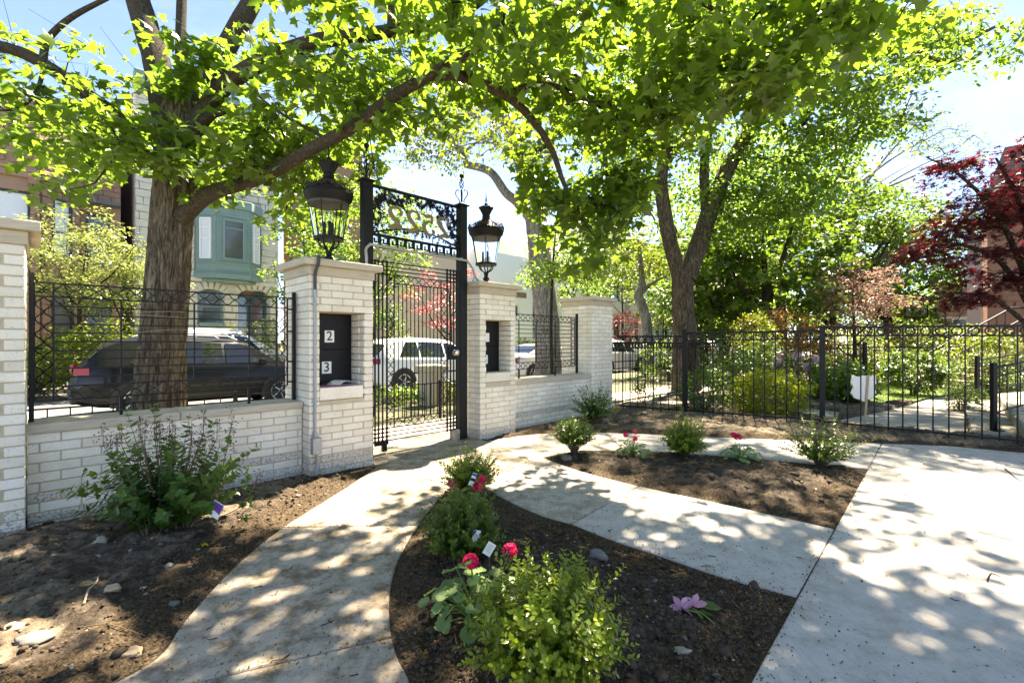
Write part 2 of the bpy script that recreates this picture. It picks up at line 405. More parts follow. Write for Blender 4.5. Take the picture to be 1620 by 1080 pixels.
T_HEART = (np.array([(0, .06, 0), (.30, -.02, .03), (.36, .30, .06), (.18, .72, .03), (0, 1, -.06), (-.18, .72, .03), (-.36, .30, .06), (-.30, -.02, .03), (0, .4, 0)]),
           np.array([(8, i, (i + 1) % 8) for i in range(8)]))
T_DIA = (np.array([(0, 0, 0), (.30, .5, .06), (0, 1, 0), (-.30, .5, .06)]), np.array([(0, 1, 2), (0, 2, 3)]))
_r = [(math.sin(a) * .5 * (1.03 if i % 2 else .95), .50 - math.cos(a) * .5 * (1.03 if i % 2 else .95)) for i, a in enumerate(np.linspace(.22, 2 * math.pi - .22, 21))]
T_ROUND = (np.array([(0, .42, -.07)] + [(x, y, (.07 if i % 2 else .0) + .05 * math.sin(i * .9)) for i, (x, y) in enumerate(_r)]), np.array([(0, i + 1, (i + 1) % 21 + 1) for i in range(20)]))
T_BLADE = (np.array([(-.03, 0, 0), (.03, 0, 0), (.02, .6, .06), (0, 1, .22)]), np.array([(0, 1, 2), (0, 2, 3)]))

def unit(a): return a / np.maximum(np.linalg.norm(a, axis=-1, keepdims=True), 1e-9)
def leaf_mesh(name, tmpl, pos, nrm, tip, size, mat, tint=None):
    tv, tf = tmpl; N = len(pos)
    n = unit(nrm); y = unit(tip - n * (tip * n).sum(1, keepdims=True)); x = np.cross(y, n)
    size = np.broadcast_to(np.asarray(size, float), (N,))[:, None, None]
    V = pos[:, None] + size * (tv[None, :, :1] * x[:, None] + tv[None, :, 1:2] * y[:, None] + tv[None, :, 2:] * n[:, None])
    T = (tf[None] + (np.arange(N) * len(tv))[:, None, None]).reshape(-1, 3)
    tint = rng.random(N) if tint is None else tint
    me = fast_mesh(name, V.reshape(-1, 3), T, {'tint': np.repeat(tint, len(tv))})
    me.materials.append(mat); return me
def in_ellipsoid(c, r, n, shell=.35):
    d = unit(rng.normal(size=(n, 3))); k = (shell + (1 - shell) * rng.random(n) ** .6)[:, None]
    return np.array(c) + d * k * np.array(r)
def grow_twigs(nodes, sprays, rmin=.0035, k=.0030, sag=.12, forks=3, spread=.4, sides=4):
    """connect every spray to the nearest wood, nearest first, so twigs branch off twigs"""
    nodes = np.array(nodes); d0 = np.array([np.min(np.linalg.norm(nodes - s, axis=1)) for s in sprays]); order = np.argsort(d0)
    allp = np.empty((len(nodes) + len(sprays), 3)); allp[:len(nodes)] = nodes; m = len(nodes); par = {}; idx = {}
    for o in order:
        s = sprays[o]; dd = np.linalg.norm(allp[:m] - s, axis=1); dd[len(nodes):m] += .05
        par[m] = int(np.argmin(dd)); allp[m] = s; idx[o] = m; m += 1
    cnt = np.ones(m)
    for i in range(m - 1, len(nodes) - 1, -1): cnt[par[i]] += cnt[i] if par[i] >= len(nodes) else 0
    mb = MB()
    for i in range(len(nodes), m):
        a, b = allp[par[i]], allp[i]; L = np.linalg.norm(b - a)
        mid = (a + b) / 2 + rng.normal(size=3) * L * .10 + np.array([0, 0, sag * L])
        q = [a * (1 - t) ** 2 + 2 * mid * t * (1 - t) + b * t * t for t in (0, .33, .66, 1)]
        r1 = rmin + k * math.sqrt(cnt[i] - 1); r0 = max(r1, rmin + k * math.sqrt(cnt[i]))
        mb.tube(q, [r0, (2 * r0 + r1) / 3, (r0 + 2 * r1) / 3, r1], sides, cap=False)
        for f in range(forks):
            e = b + rng.normal(size=3) * np.array([1, 1, .4]) * spread * .6
            mb.tube([b, (b + e) / 2 + rng.normal(size=3) * .03, e], [rmin, rmin * .8, rmin * .5], 3, cap=False)
    return mb
def spray_leaves(sprays, n, rad, size, up=1.2, droop=.5, flat=.35, jit=.5):
    M = len(sprays); c = np.repeat(sprays, n, 0)
    d = rng.normal(size=(M * n, 3)); d = unit(d) * (rng.random((M * n, 1)) ** .5) * np.array([1, 1, flat]) * rad
    d[:, 2] -= droop * (d[:, 0] ** 2 + d[:, 1] ** 2) / max(rad, .01)
    nr = rng.normal(size=(M * n, 3)) * .55 + np.array([0, 0, up]) + d / max(rad, .01) * .3
    tp = d / max(rad, .01) + rng.normal(size=(M * n, 3)) * .7 + np.array([0, 0, -droop])
    return c + d, nr, tp, size * (1 + jit * (rng.random(M * n) * 2 - 1))
def bark_tube(mb_pts, radii, sides, amp, seed, rings_per=6):
    """trunk with real furrows"""
    cat_p = catmull(mb_pts, rings_per); cat_r = np.interp(np.linspace(0, len(radii) - 1, len(cat_p)), range(len(radii)), radii)
    m = MB().tube(cat_p, list(cat_r), sides); V = np.array(m.v); n = len(cat_p)
    for i in range(n):
        c = np.array(cat_p[i]); blk = V[i * sides:(i + 1) * sides]; d = blk - c
        ang = np.arange(sides) / sides * 2 * math.pi; h = c[2]
        x = np.cos(ang) * 4.6 + 20; y = np.sin(ang) * 4.6 + 20
        f = vnoise(x + h * .55 + .25 * math.sin(h * 5), y + h * .37, seed, 3, 1.6, .55) + .35 * vnoise(x * 2 + h * .9, y * 2 - h * .8, seed + 9, 2, 2.)
        rid = 1 - np.abs(f - f.mean()) * 7; big = vnoise(x * .3, y * .3 + h * .4, seed + 4, 2, 1.0) - .5
        V[i * sides:(i + 1) * sides] = c + d * (1 + amp * (np.clip(rid, -1, 1)[:, None] - .3) + .12 * big[:, None])
    m.v = [tuple(p) for p in V]; return m
def tree(name, label, base, trunk, limbs, crowns, leaf, bark, group=None, sides=12, amp=.02, seed=1, furrow=False, cat='tree', twigs=True, limb_sides=8, twig_mat=None, rmin=.004, kk=.003, forks=3, keep=None):
    root = thing(name, label, cat, base, group=group); off = tuple(-b for b in base)
    tp, tr = trunk; nodes = []
    m = bark_tube(tp, tr, sides, amp, seed, 14 if furrow else 4)
    part('trunk', m, bark, root, off, smooth=True, angle=80)
    for pts, rad in limbs:
        q = catmull(pts, 6); rr = np.interp(np.linspace(0, len(rad) - 1, len(q)), range(len(rad)), rad)
        lm = bark_tube(pts, rad, 20 if furrow else limb_sides, amp * .7, seed + len(nodes), 6)
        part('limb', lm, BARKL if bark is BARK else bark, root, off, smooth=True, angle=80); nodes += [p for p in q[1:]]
    nodes += [p for p in catmull(tp, 4)[len(tp) * 2:]]
    sp = np.concatenate([in_ellipsoid(c, r, n, s) for c, r, n, s in crowns])
    if keep is not None: sp = sp[keep(sp)]
    tmpl, size, per, rad, mat, up, droop = leaf
    if twigs: part('twigs', grow_twigs(nodes, sp, rmin, kk, forks=forks, spread=rad), twig_mat or bark, root, off, kind='stuff')
    pos, nr, tp_, sz = spray_leaves(sp, per, rad, size, up, droop)
    if keep is not None:
        k = keep(pos, True); pos, nr, tp_, sz = pos[k], nr[k], tp_[k], sz[k]
    part('crown', leaf_mesh('crown', tmpl, pos, nr, tp_, sz, mat), None, root, off, kind='stuff')
    return root
def auto_tree(name, label, x, y, z0, h, rad, trunk_r, leaf, bark, n, group=None, clear=.3, lean=(0, 0), seed=1, squash=1., limbs=5, cat='tree', forks=2, shell=.25):
    top = np.array([x + lean[0], y + lean[1], z0 + h * .8]); b = np.array([x, y, z0]); tp = [tuple(b + (top - b) * t + (np.array([math.sin(seed * 3 + t * 5), math.cos(seed * 5 + t * 4), 0]) * .04 * h * t * .4)) for t in (0, .15, .35, .6, .85, 1)]
    tr = [trunk_r * 1.25, trunk_r, trunk_r * .85, trunk_r * .6, trunk_r * .3, trunk_r * .12]
    cz = z0 + h * (clear + (1 - clear) * .5); lm = []
    for i in range(limbs):
        a = 2 * math.pi * (i + seed * .37) / limbs; t = .28 + .45 * i / limbs
        s = b + (top - b) * t; e = np.array([x + lean[0] * .7 + math.cos(a) * rad * .75, y + lean[1] * .7 + math.sin(a) * rad * .75, s[2] + h * (.16 + .12 * ((i * 7 + seed) % 3))])
        mid = (s + e) / 2 + np.array([0, 0, -.05 * h]); lm.append(([s, mid, e], [trunk_r * .55 * (1 - t * .5), trunk_r * .35, trunk_r * .1]))
    cr = [((x + lean[0] * .7, y + lean[1] * .7, cz), (rad, rad, h * (1 - clear) * .5 * squash), n, shell)]
    return tree(name, label, (x, y, z0), (tp, tr), lm, cr, leaf, bark, group, seed=seed, cat=cat, forks=forks, limb_sides=6, sides=10, amp=.05)
def shrub(name, label, x, y, z0, h, wid, stems, per, tmpl, size, mat, group=None, cat='shrub', start=.35, stem_r=.003, stem_mat=None, whorl=2, spread=1.0, jag=.22, tipup=.8, base_r=.05, part_name='foliage', lean=0., stemdark=None, depth=None, lift=0.):
    root = thing(name, label, cat, (x, y, z0), group=group); mb = MB(); depth = depth or wid
    pos, nr, tip, tn, sz = [], [], [], [], []
    for i in range(stems):
        ph = i * 2.39996 + rng.normal() * .2; q = (i + .5) / stems; th = math.acos(1 - q * 1.0 * spread) if spread <= 1 else math.acos(max(-.25, 1 - q * spread))
        rr = 1 + rng.normal() * jag
        e = np.array([math.sin(th) * math.cos(ph) * wid / 2 * rr, math.sin(th) * math.sin(ph) * depth / 2 * rr, max(.05, (math.cos(th) * .72 + .28) * h * rr)])
        if rng.random() < .08: e *= np.array([1.05, 1.05, 1.22])
        e[2] = lift * h + (1 - lift) * e[2]
        s = np.array([math.cos(ph) * base_r * rng.random(), math.sin(ph) * base_r * rng.random(), 0.])
        mid = s * .4 + e * .45; mid[2] += .10 * h; mid[:2] *= .75
        ts = np.linspace(0, 1, 7); cv = np.array([s * (1 - t) ** 2 + 2 * mid * t * (1 - t) + e * t * t for t in ts])
        mb.tube([tuple(p) for p in cv[::2]], [stem_r * 1.3, stem_r, stem_r * .7, stem_r * .4], 4, cap=False)
        tt = start + (1 - start) * (np.arange(per) + rng.random()) / per
        for t in tt:
            p = s * (1 - t) ** 2 + 2 * mid * t * (1 - t) + e * t * t; d = 2 * (mid - s) * (1 - t) + 2 * (e - mid) * t; d = d / (np.linalg.norm(d) + 1e-9)
            o = np.cross(d, [0, 0, 1.0]) + 1e-6; o /= np.linalg.norm(o); o2 = np.cross(d, o); a0 = rng.random() * 6.28
            for k in range(whorl):
                a = a0 + 2 * math.pi * k / whorl; side = o * math.cos(a) + o2 * math.sin(a)
                pos.append(p + side * stem_r); tp = side + d * tipup + rng.normal(size=3) * .25; tip.append(tp)
                nr.append(d * 1.0 - side * tipup + np.array([0, 0, .5]) + rng.normal(size=3) * .3); tn.append(min(1, max(0, (t - .5) * 1.4 + rng.normal() * .22))); sz.append(size * (1 + rng.normal() * .18) * (1. if t < .93 else .75))
    part('stems', mb, stem_mat or STEM, root, kind='stuff')
    part(part_name, leaf_mesh(part_name, tmpl, np.array(pos), np.array(nr), np.array(tip), np.clip(np.array(sz), size * .4, size * 1.6), mat, np.array(tn)), None, root, kind='stuff')
    return root
def bush(name, label, x, y, z0, h, wid, n, size, mat, tmpl=T_OVAL, group=None, per=30, rad=.18, cat='shrub', stem_mat=None, stems=9, depth=None, shell=.45, lift=.0, up=.9, droop=.3):
    """a leafy mass seen from farther off: woody stems and leaf sprays through its volume"""
    root = thing(name, label, cat, (x, y, z0), group=group); depth = depth or wid
    sp = in_ellipsoid((0, 0, h * (.5 + lift / 2)), (wid / 2, depth / 2, h * (.5 - lift / 2)), n, shell); sp[:, 2] = np.maximum(sp[:, 2], .06)
    nodes = []; mb = MB()
    for i in range(stems):
        a = i * 2.4; e = np.array([math.cos(a) * wid * .28, math.sin(a) * depth * .28, h * (.55 + .3 * ((i * 5) % 7) / 7)]); q = [np.array([math.cos(a) * .05, math.sin(a) * .05, 0]), e * np.array([.35, .35, .5]), e]
        c = catmull(q, 4); mb.tube([tuple(p) for p in c], list(np.linspace(.016, .005, len(c)) * (h / 1.2) ** .6), 5, cap=False); nodes += c[2:]
    tw = grow_twigs(nodes, sp, .0025, .0015, forks=0); b = len(mb.v); mb.v += tw.v; mb.f += [[i + b for i in f] for f in tw.f]
    part('stems', mb, stem_mat or STEM, root, kind='stuff')
    pos, nr, tp, sz = spray_leaves(sp, per, rad, size, up, droop, .6); pos[:, 2] = np.maximum(pos[:, 2], .02)
    part('foliage', leaf_mesh('foliage', tmpl, pos, nr, tp, sz, mat), None, root, kind='stuff'); return root
def flower_head(c, r, n, mat, parent, size=.02, name='flower_head'):
    d = unit(rng.normal(size=(n, 3)) + np.array([0, 0, .55])); pos = []; nr = []; tp = []
    for k in range(n):
        o = unit(np.cross(d[k], rng.normal(size=3))[None])[0]; o2 = np.cross(d[k], o); p = np.array(c) + d[k] * r * (.75 + .3 * rng.random())
        for j in range(5):
            a = j * 1.2566; s = o * math.cos(a) + o2 * math.sin(a); pos.append(p); nr.append(d[k] - s * .3); tp.append(s + d[k] * .35)
    return part(name, leaf_mesh(name, T_OVAL, np.array(pos), np.array(nr), np.array(tp), size * (.8 + .4 * rng.random(len(pos))), mat), None, parent)
def geranium(label, x, y, z0, h, wid, nleaf, leafsize, heads, group='potted geraniums set out in the soil', buds=0):
    root = thing('geranium', label, 'flower', (x, y, z0), group=group); mb = MB(); pos, nr, tp, sz = [], [], [], []
    for i in range(nleaf):
        ph = i * 2.39996 + rng.normal() * .2; q = (i + .5) / nleaf; th = math.acos(1 - q * .95)
        e = np.array([math.sin(th) * math.cos(ph) * wid / 2, math.sin(th) * math.sin(ph) * wid / 2, (.25 + .75 * math.cos(th)) * h]) * (1 + rng.normal() * .09); e[2] = max(e[2], .03)
        mb.tube([(e[0] * .1, e[1] * .1, 0), tuple(e * np.array([.55, .55, .7])), tuple(e)], [.0035, .003, .002], 4, cap=False)
        d = e / (np.linalg.norm(e) + 1e-9); pos.append(e - d * .0); nr.append(d * .7 + np.array([0, 0, 1.0]) + rng.normal(size=3) * .25); tp.append(np.array([d[0], d[1], -.15]) + rng.normal(size=3) * .2); sz.append(leafsize * (.65 + .55 * rng.random()))
    for hx, hy, hz, r in heads: mb.tube([(hx * .3, hy * .3, .02), (hx * .7, hy * .7, hz * .6), (hx, hy, hz)], [.003, .0028, .0022], 4, cap=False)
    part('stems', mb, GSTEM, root, kind='stuff')
    part('foliage', leaf_mesh('foliage', T_ROUND, np.array(pos), np.array(nr), np.array(tp), np.array(sz), L_GER), None, root, kind='stuff')
    for hx, hy, hz, r in heads: flower_head((hx, hy, hz), r, int(14 + r * 500), L_PETAL, root, r * .55)
    return root
# ---------------------------------------------------------------- the setting: ground, paths, street
def strip(name, s0, s1, n0, n1, z0, z1, mat, kind='structure'):
    m = MB().prism([P(s0, n1)[:2], P(s1, n1)[:2], P(s1, n0)[:2], P(s0, n0)[:2]], z0, z1); return tag(part(name, m, mat), kind=kind)
gm = MB().prism([(-300, -60), (300, -60), (300, 500), (-300, 500)], -.60, -.45)
tag(part('ground', gm, EARTH), kind='structure')
strip('sidewalk', -40, 160, -1.95, -.45, -.3, -.035, CON_MID)
strip('parkway', -40, 160, -6.28, -1.95, -.3, -.06, EARTH)
strip('kerb', -40, 160, -6.5, -6.28, -.42, -.10, CON_MID)
strip('street', -40, 160, -14.6, -6.5, -.42, -.25, ASPH)
strip('kerb', -40, 160, -14.8, -14.6, -.42, -.10, CON_MID)
strip('parkway', -40, 160, -15.9, -14.8, -.42, -.09, LAWN)
strip('sidewalk', -40, 160, -17.0, -15.9, -.42, -.08, CON_MID)
strip('front_garden', -40, 160, -40, -17.0, -.42, -.06, LAWN)
strip('neighbour_ground', 7.6, 120, -.45, 60, -.42, -.085, EARTH)
strip('garden_ground', -30, 7.6, -.45, 12, -.42, -.14, EARTH)

# concrete slabs: outlines read off as points on the ground
def gp(l): return [G(u, v) for u, v in l]
def curve(l, n=4): return [tuple(p) for p in catmull(l, n)]
SLABS = []
path = bpy.data.objects.new('path', None); C.objects.link(path); path['kind'] = 'structure'
def clip(poly, p, q, keep_left=True):
    """part of a polygon on one side of the line p-q"""
    out = []; n = len(poly); sg = 1 if keep_left else -1
    def sd(a): return sg * ((q[0] - p[0]) * (a[1] - p[1]) - (q[1] - p[1]) * (a[0] - p[0]))
    for i in range(n):
        a, b = poly[i], poly[(i + 1) % n]; da, db = sd(a), sd(b)
        if da >= 0: out.append(a)
        if da * db < 0: t = da / (da - db); out.append((a[0] + (b[0] - a[0]) * t, a[1] + (b[1] - a[1]) * t))
    return out
def area(p): return .5 * sum(p[i][0] * p[(i + 1) % len(p)][1] - p[(i + 1) % len(p)][0] * p[i][1] for i in range(len(p)))
def shrink(p, d):
    """move every edge inwards, for the joint"""
    if area(p) < 0: p = p[::-1]
    q = [p[0]]
    for a in p[1:]:
        if math.hypot(a[0] - q[-1][0], a[1] - q[-1][1]) > .02: q.append(a)
    p = q; n = len(p); out = []
    for i in range(n):
        a, b, c = np.array(p[i - 1]), np.array(p[i]), np.array(p[(i + 1) % n]); e1 = unit((b - a)[None])[0]; e2 = unit((c - b)[None])[0]
        n1 = np.array([-e1[1], e1[0]]); n2 = np.array([-e2[1], e2[0]]); m = n1 + n2; k = max(.4, (m @ m) / 2)
        out.append(tuple(b + m / k * d * .5 * (1 if k > .5 else 1) ))
    return out
def slab(poly, mat, gap=.009, name='slab', dz=0.):
    if len(poly) < 3: return
    SLABS.append(poly if area(poly) > 0 else poly[::-1])
    m = MB().prism(shrink(poly, gap), -.09, dz); part(name, m, mat, path, bevel=.006)
left_edge = gp([(596, 738), (545, 772), (495, 803), (440, 838), (385, 882), (335, 931), (285, 988), (240, 1045)]) + [(-1.62, 1.62), (-1.72, 1.2), (-1.75, .3)]
bed1_left = gp([(733, 752), (700, 782), (668, 822), (642, 862), (624, 905), (617, 950), (620, 1000), (632, 1042), (650, 1080)]) + [(-.37, 1.6), (-.28, 1.35), (-.1, .9), (.05, .3)]
bed1_right = gp([(733, 752), (795, 787), (850, 812), (905, 828), (960, 850), (1050, 880), (1150, 914), (1261.5, 943)])
bed2_low = gp([(858, 723), (920, 745), (1010, 768), (1100, 787), (1200, 809), (1321, 836)])
bed2_up = gp([(858, 723), (905, 714), (960, 712), (1020, 713), (1100, 717), (1200, 725), (1290, 733), (1374, 741)])
pave_a, pave_b = G(1395, 701), G(1185, 1080)
dpv = np.array(pave_b) - np.array(pave_a); pave_c = tuple(np.array(pave_a) + dpv * 1.55)
# left path, cut at its joints
lp = curve(left_edge) + curve(bed1_left)[::-1]
j1 = (G(430, 834), G(660, 830)); j2 = (G(300, 1080), G(620, 1006)); j0 = (G(596, 739), G(735, 772))
a = clip(lp, j1[0], j1[1], True); slab(clip(a, j0[0], j0[1], False), CON_OLD)
slab(clip(clip(lp, j1[0], j1[1], False), j2[0], j2[1], True), CON_OLD); slab(clip(lp, j2[0], j2[1], False), CON_OLD)
# plaza in front of the gate
gl, gr = P(2.57, -.45)[:2], P(4.2, -.45)[:2]
plaza = [G(596, 739), P(2.575, .13)[:2], gl, gr, P(4.205, .0)[:2], G(772, 697), G(838, 728), G(780, 756), G(735, 772)]
slab(plaza, CON_OLD)
strip('sidewalk_slab', 2.55, 4.22, -1.9, -.462, -.1, -.02, CON_MID)
# path from the plaza between the beds
cross = [G(838, 728), G(858, 723)] + curve(bed2_low)[1:] + curve(bed1_right)[::-1][:-2] + [G(740, 768), G(780, 756)]
jc = (G(1012, 768), G(905, 827))
slab(clip(cross, jc[0], jc[1], False), CON_MID); slab(clip(cross, jc[0], jc[1], True), CON_NEW)
# path along the fence bed
upp = [G(772, 697)] + curve(gp([(800, 692), (850, 686), (905, 684), (960, 684), (1060, 688), (1200, 694), (1395, 701)])) + [G(1374, 741)] + curve(bed2_up)[::-1][1:] + [G(838, 728)]
ju = (G(956, 683), G(990, 714))
slab(clip(upp, ju[0], ju[1], False), CON_MID); slab(clip(upp, ju[0], ju[1], True), CON_NEW)
# broad pavement at the right
pv = [pave_a, pave_c, (6.5, -.6), (9.5, 1.5), (7.6, 4.6), G(1620, 716), G(1500, 705)]
jp = (G(1368, 760), G(1620, 799))
slab(clip(pv, jp[0], jp[1], True), CON_NEW); rest = clip(pv, jp[0], jp[1], False)
far = (np.array(pave_a) + dpv * 1.02); jq = (tuple(far), (far[0] + 3.4, far[1] - .1)); slab(clip(rest, jq[0], jq[1], True), CON_NEW); slab(clip(rest, jq[0], jq[1], False), CON_NEW)

# garden soil: one modelled sheet with mounds, clods and a lip along the concrete
st = .022
gx, gy = np.meshgrid(np.arange(-7.0, 8.5, st), np.arange(.45, 11.2, st), indexing='ij')
S_ = (gx - OX) * DV[0] + (gy - OY) * DV[1]; N_ = (gx - OX) * NV[0] + (gy - OY) * NV[1]
ind = np.zeros(gx.shape, bool); dist = np.full(gx.shape, 9.)
for q in SLABS:
    ind |= inpoly(gx, gy, q); dist = np.minimum(dist, distpoly(gx, gy, q))
lump = vnoise(gx + 50, gy + 50, 3, 5, 3.0, .62) - .5; fine = vnoise(gx + 20, gy + 20, 11, 3, 14., .6) - .5; micro = rng.random(gx.shape) - .5
rise = np.clip(dist / .5, 0, 1)
lump2 = np.abs(vnoise(gx + 33, gy + 77, 21, 4, 7.5, .6) - .5)
hgt = -.012 + .050 * rise + (lump * .10 + fine * .045 - lump2 * .07 + .012) * np.clip(dist / .10, .10, 1) + micro * .012 * np.clip(dist / .06, .25, 1)
hgt = np.where(ind, np.where(dist < .03, -.010, -.075), hgt)
wl_ = np.where(S_ < 1.95, 0., np.where(S_ < 2.6, .16, -.2))       # keep flat near the brickwork
hgt = np.where((N_ < wl_ + .25) & (S_ < 7.7), np.minimum(hgt, -.005), hgt)
hgt = np.where((N_ < -.33) & (S_ < 7.65), -.12, hgt)
hgt = np.where((N_ < -.45), -.12, hgt)
z_n = -.02
NWALK = [[G(u, v, z_n) for u, v in [(1322, 672), (1330, 664), (1400, 650), (1440, 640), (1470, 631), (1495, 627)]] + [G(u, v, z_n) for u, v in [(1522, 632), (1526, 660), (1534, 690), (1440, 683)]], [G(u, v, z_n) for u, v in [(972, 634), (1180, 634), (1330, 652), (1322, 668), (1200, 645), (985, 641)]], [G(u, v, -.02) for u, v in [(1330, 641), (1400, 640), (1450, 633), (1500, 622), (1560, 612), (1660, 600), (1660, 592), (1440, 600), (1330, 612)]]]
for q in NWALK: hgt = np.where(inpoly(gx, gy, q), -.10, hgt)
dryb = np.zeros(gx.shape); lit = np.zeros(gx.shape)
bedL = inpoly(gx, gy, [(-7, 0), (-1.4, 0)] + left_edge[::-1] + [P(2.6, -.3)[:2], P(-4, -.3)[:2]])
bedF = inpoly(gx, gy, gp([(800, 692), (905, 684), (1060, 688), (1200, 694), (1395, 701), (1620, 712)]) + [(9, 6), (7, 11), (0, 11), P(5, -.3)[:2]])
dryb = np.where(bedL, .74 - .25 * np.clip(dist / .5 - .2, 0, 0) + .25 * vnoise(gx + 9, gy + 4, 31, 4, 1.1), np.where(bedF, .85, .40)); dryb = np.where(bedL & (dist < .45), .35, dryb)
lit = np.clip(1.15 - dist / .38, .0, 1.0) + np.where(bedL, .25, .08)
keepm = (N_ > -.50) & ~((S_ > 7.65) & (N_ < -.45))
idx = -np.ones(gx.shape, int); V = np.stack([gx, gy, hgt], -1); idx[keepm] = np.arange(keepm.sum())
a_, b_, c_, d_ = idx[:-1, :-1], idx[1:, :-1], idx[1:, 1:], idx[:-1, 1:]; ok = (a_ >= 0) & (b_ >= 0) & (c_ >= 0) & (d_ >= 0)
T = np.concatenate([np.stack([a_[ok], b_[ok], c_[ok]], -1), np.stack([a_[ok], c_[ok], d_[ok]], -1)])
sm = fast_mesh('garden_soil', V[keepm], T, {'dry': dryb[keepm], 'litter': lit[keepm]}); sm.materials.append(SOIL)
tag(part('garden_soil', sm, SOIL), kind='structure')
def soil_z(x, y):
    i = int(round((x + 7.0) / st)); j = int(round((y - .45) / st))
    if 0 <= i < gx.shape[0] and 0 <= j < gx.shape[1]: return float(hgt[i, j])
    return -.05
# lawn and walk beyond the railings
neigh = tag(bpy.data.objects.new('neighbour_walk', None), kind='structure'); C.objects.link(neigh)
def npoly(name, pts, z, mat, parent=None, kind=None):
    if area(pts) < 0: pts = pts[::-1]
    o = part(name, MB().prism(pts, -.3, z), mat, parent, bevel=.004); return tag(o, kind=kind)
npoly('slab', NWALK[0], z_n, CON_MID, neigh); npoly('slab', NWALK[1], z_n, CON_MID, neigh)
lw = NWALK[2]
lawn = npoly('lawn', lw, -.02, LAWN, None, 'structure')
lx = np.array(lw); q = rng.random((60000, 2)) * (lx.max(0) - lx.min(0)) + lx.min(0); q = q[inpoly(q[:, 0], q[:, 1], lw)][:16000]
gpz = np.c_[q, np.full(len(q), -.02)]
tag(part('grass', leaf_mesh('grass', T_BLADE, gpz, rng.normal(size=gpz.shape) * .4 + np.array([0, -1, .2]), rng.normal(size=gpz.shape) * .35 + np.array([0, 0, 1]), .07 + .04 * rng.random(len(q)), L_GRASS), None), kind='stuff')
# ---------------------------------------------------------------- brick pillars and garden walls
CH, TOPZ, JG = .0705, 1.945, .009
def row(parent, a, b, start, length, z0, z1, place, mat):
    """bricks from a to b with joints at start + k*length"""
    x = start
    while x < b - 1e-4:
        x0, x1 = max(a, x), min(b, x + length)
        if x1 - x0 > .02:
            g0 = 0 if x0 <= a + 1e-6 else JG / 2; g1 = 0 if x1 >= b - 1e-6 else JG / 2
            place(x0 + g0, x1 - g1, z0 + JG / 2, z1 - JG / 2, mat)
        x += length
def brick_pillar(label, s0, nf, w, dp, niche=None, plus=True, courses=29):
    root = thing('brick_pillar', label, 'pillar', P(s0, nf, 0), PHI, 'cream brick gate pillars'); B = .098; L = w / 3; i6 = .006
    core = MB()
    if niche:
        nx0, nx1, nz0, nz1, nd = niche
        core.box(i6, w - i6, i6, dp - i6, -.14, nz0 - .13); core.box(i6, w - i6, i6, dp - i6, nz1 + .004, TOPZ)
        core.box(i6, nx0 - .004, i6, dp - i6, nz0 - .13, nz1 + .004); core.box(nx1 + .024, w - i6, i6, dp - i6, nz0 - .13, nz1 + .004)
        core.box(nx0 - .004, nx1 + .024, nd, dp - i6, nz0 - .13, nz1 + .004)
    else: core.box(i6, w - i6, i6, dp - i6, -.14, TOPZ)
    part('mortar', core, MORTAR, root)
    for k in range(courses):
        z1 = TOPZ - k * CH; z0 = z1 - CH; even = k % 2 == 0; mat = PITTED if z1 < .16 or (k == courses - 4 and random.random() < .5) else CREAM
        fr = lambda x0, x1, a, b, m: brick(root, x0, x1, 0, B, a, b, m)
        segs = [(0., w)] if even else [(B + JG, w - B - JG if plus else w)]
        if niche and z1 > niche[2] - .125 and z0 < niche[3] - .01:
            segs = [(max(a, lo), min(b, hi)) for a, b in segs for lo, hi in ((0, niche[0]), (niche[1], w)) if min(b, hi) - max(a, lo) > .02]
        for a, b in segs:
            if niche and b - a < .13: fr(a, b, z0 + JG / 2, z1 - JG / 2, mat)
            else: row(root, a, b, 0 if even else -L / 2, L, z0, z1, fr, mat)
        le = lambda y0, y1, a, b, m: brick(root, 0, B, y0, y1, a, b, m)
        row(root, B + JG if even else 0, dp, B + JG if even else 0, .215, z0, z1, le, mat)
        if plus:
            ri = lambda y0, y1, a, b, m: brick(root, w - B, w, y0, y1, a, b, m)
            row(root, B + JG if even else 0, dp, B + JG if even else 0, .215, z0, z1, ri, mat)
        if niche and z0 > niche[2] - .03 and z1 < niche[3] + .03:      # brick reveal on the far side of the recess
            re = lambda y0, y1, a, b, m: brick(root, niche[1] - .001, niche[1] + .022, y0, y1, max(a, niche[2] + .002), min(b, niche[3] - .002), CREAM)
            row(root, B + JG, niche[4] - .002, B + JG - (.1 if even else 0), .215, z0, z1, re, mat)
    fz = part('frieze', MB().box(-.014, w + .014, -.014, dp + .014, TOPZ, 2.034), LIME, root, bevel=.004)
    part('capstone', MB().box(-.075, w + .075, -.075, dp + .075, 2.034, 2.10), LIME, root, bevel=.006)
    if niche:
        part('sill', MB().box(niche[0] + .003, niche[1] - .003, .001, niche[4] - .004, niche[2] - .124, niche[2]), CREAM, root, bevel=.004)
        part('lintel', MB().box(niche[0] - .001, niche[1] + .001, .10, niche[4] - .004, niche[3] - .001, niche[3] + .02), MORTAR, root)
    return root
def text_mesh(body, size, depth, mat, name='digit'):
    c = bpy.data.curves.new(name, 'FONT'); c.body = body; c.size = size; c.extrude = depth; c.align_x = 'CENTER'; c.align_y = 'CENTER'; c.offset = size * .012
    o = bpy.data.objects.new(name, c); C.objects.link(o); dg = bpy.context.evaluated_depsgraph_get(); dg.update()
    me = bpy.data.meshes.new_from_object(o.evaluated_get(dg)); bpy.data.objects.remove(o); bpy.data.curves.remove(c)
    me.name = name; me.materials.clear(); me.materials.append(mat); return me
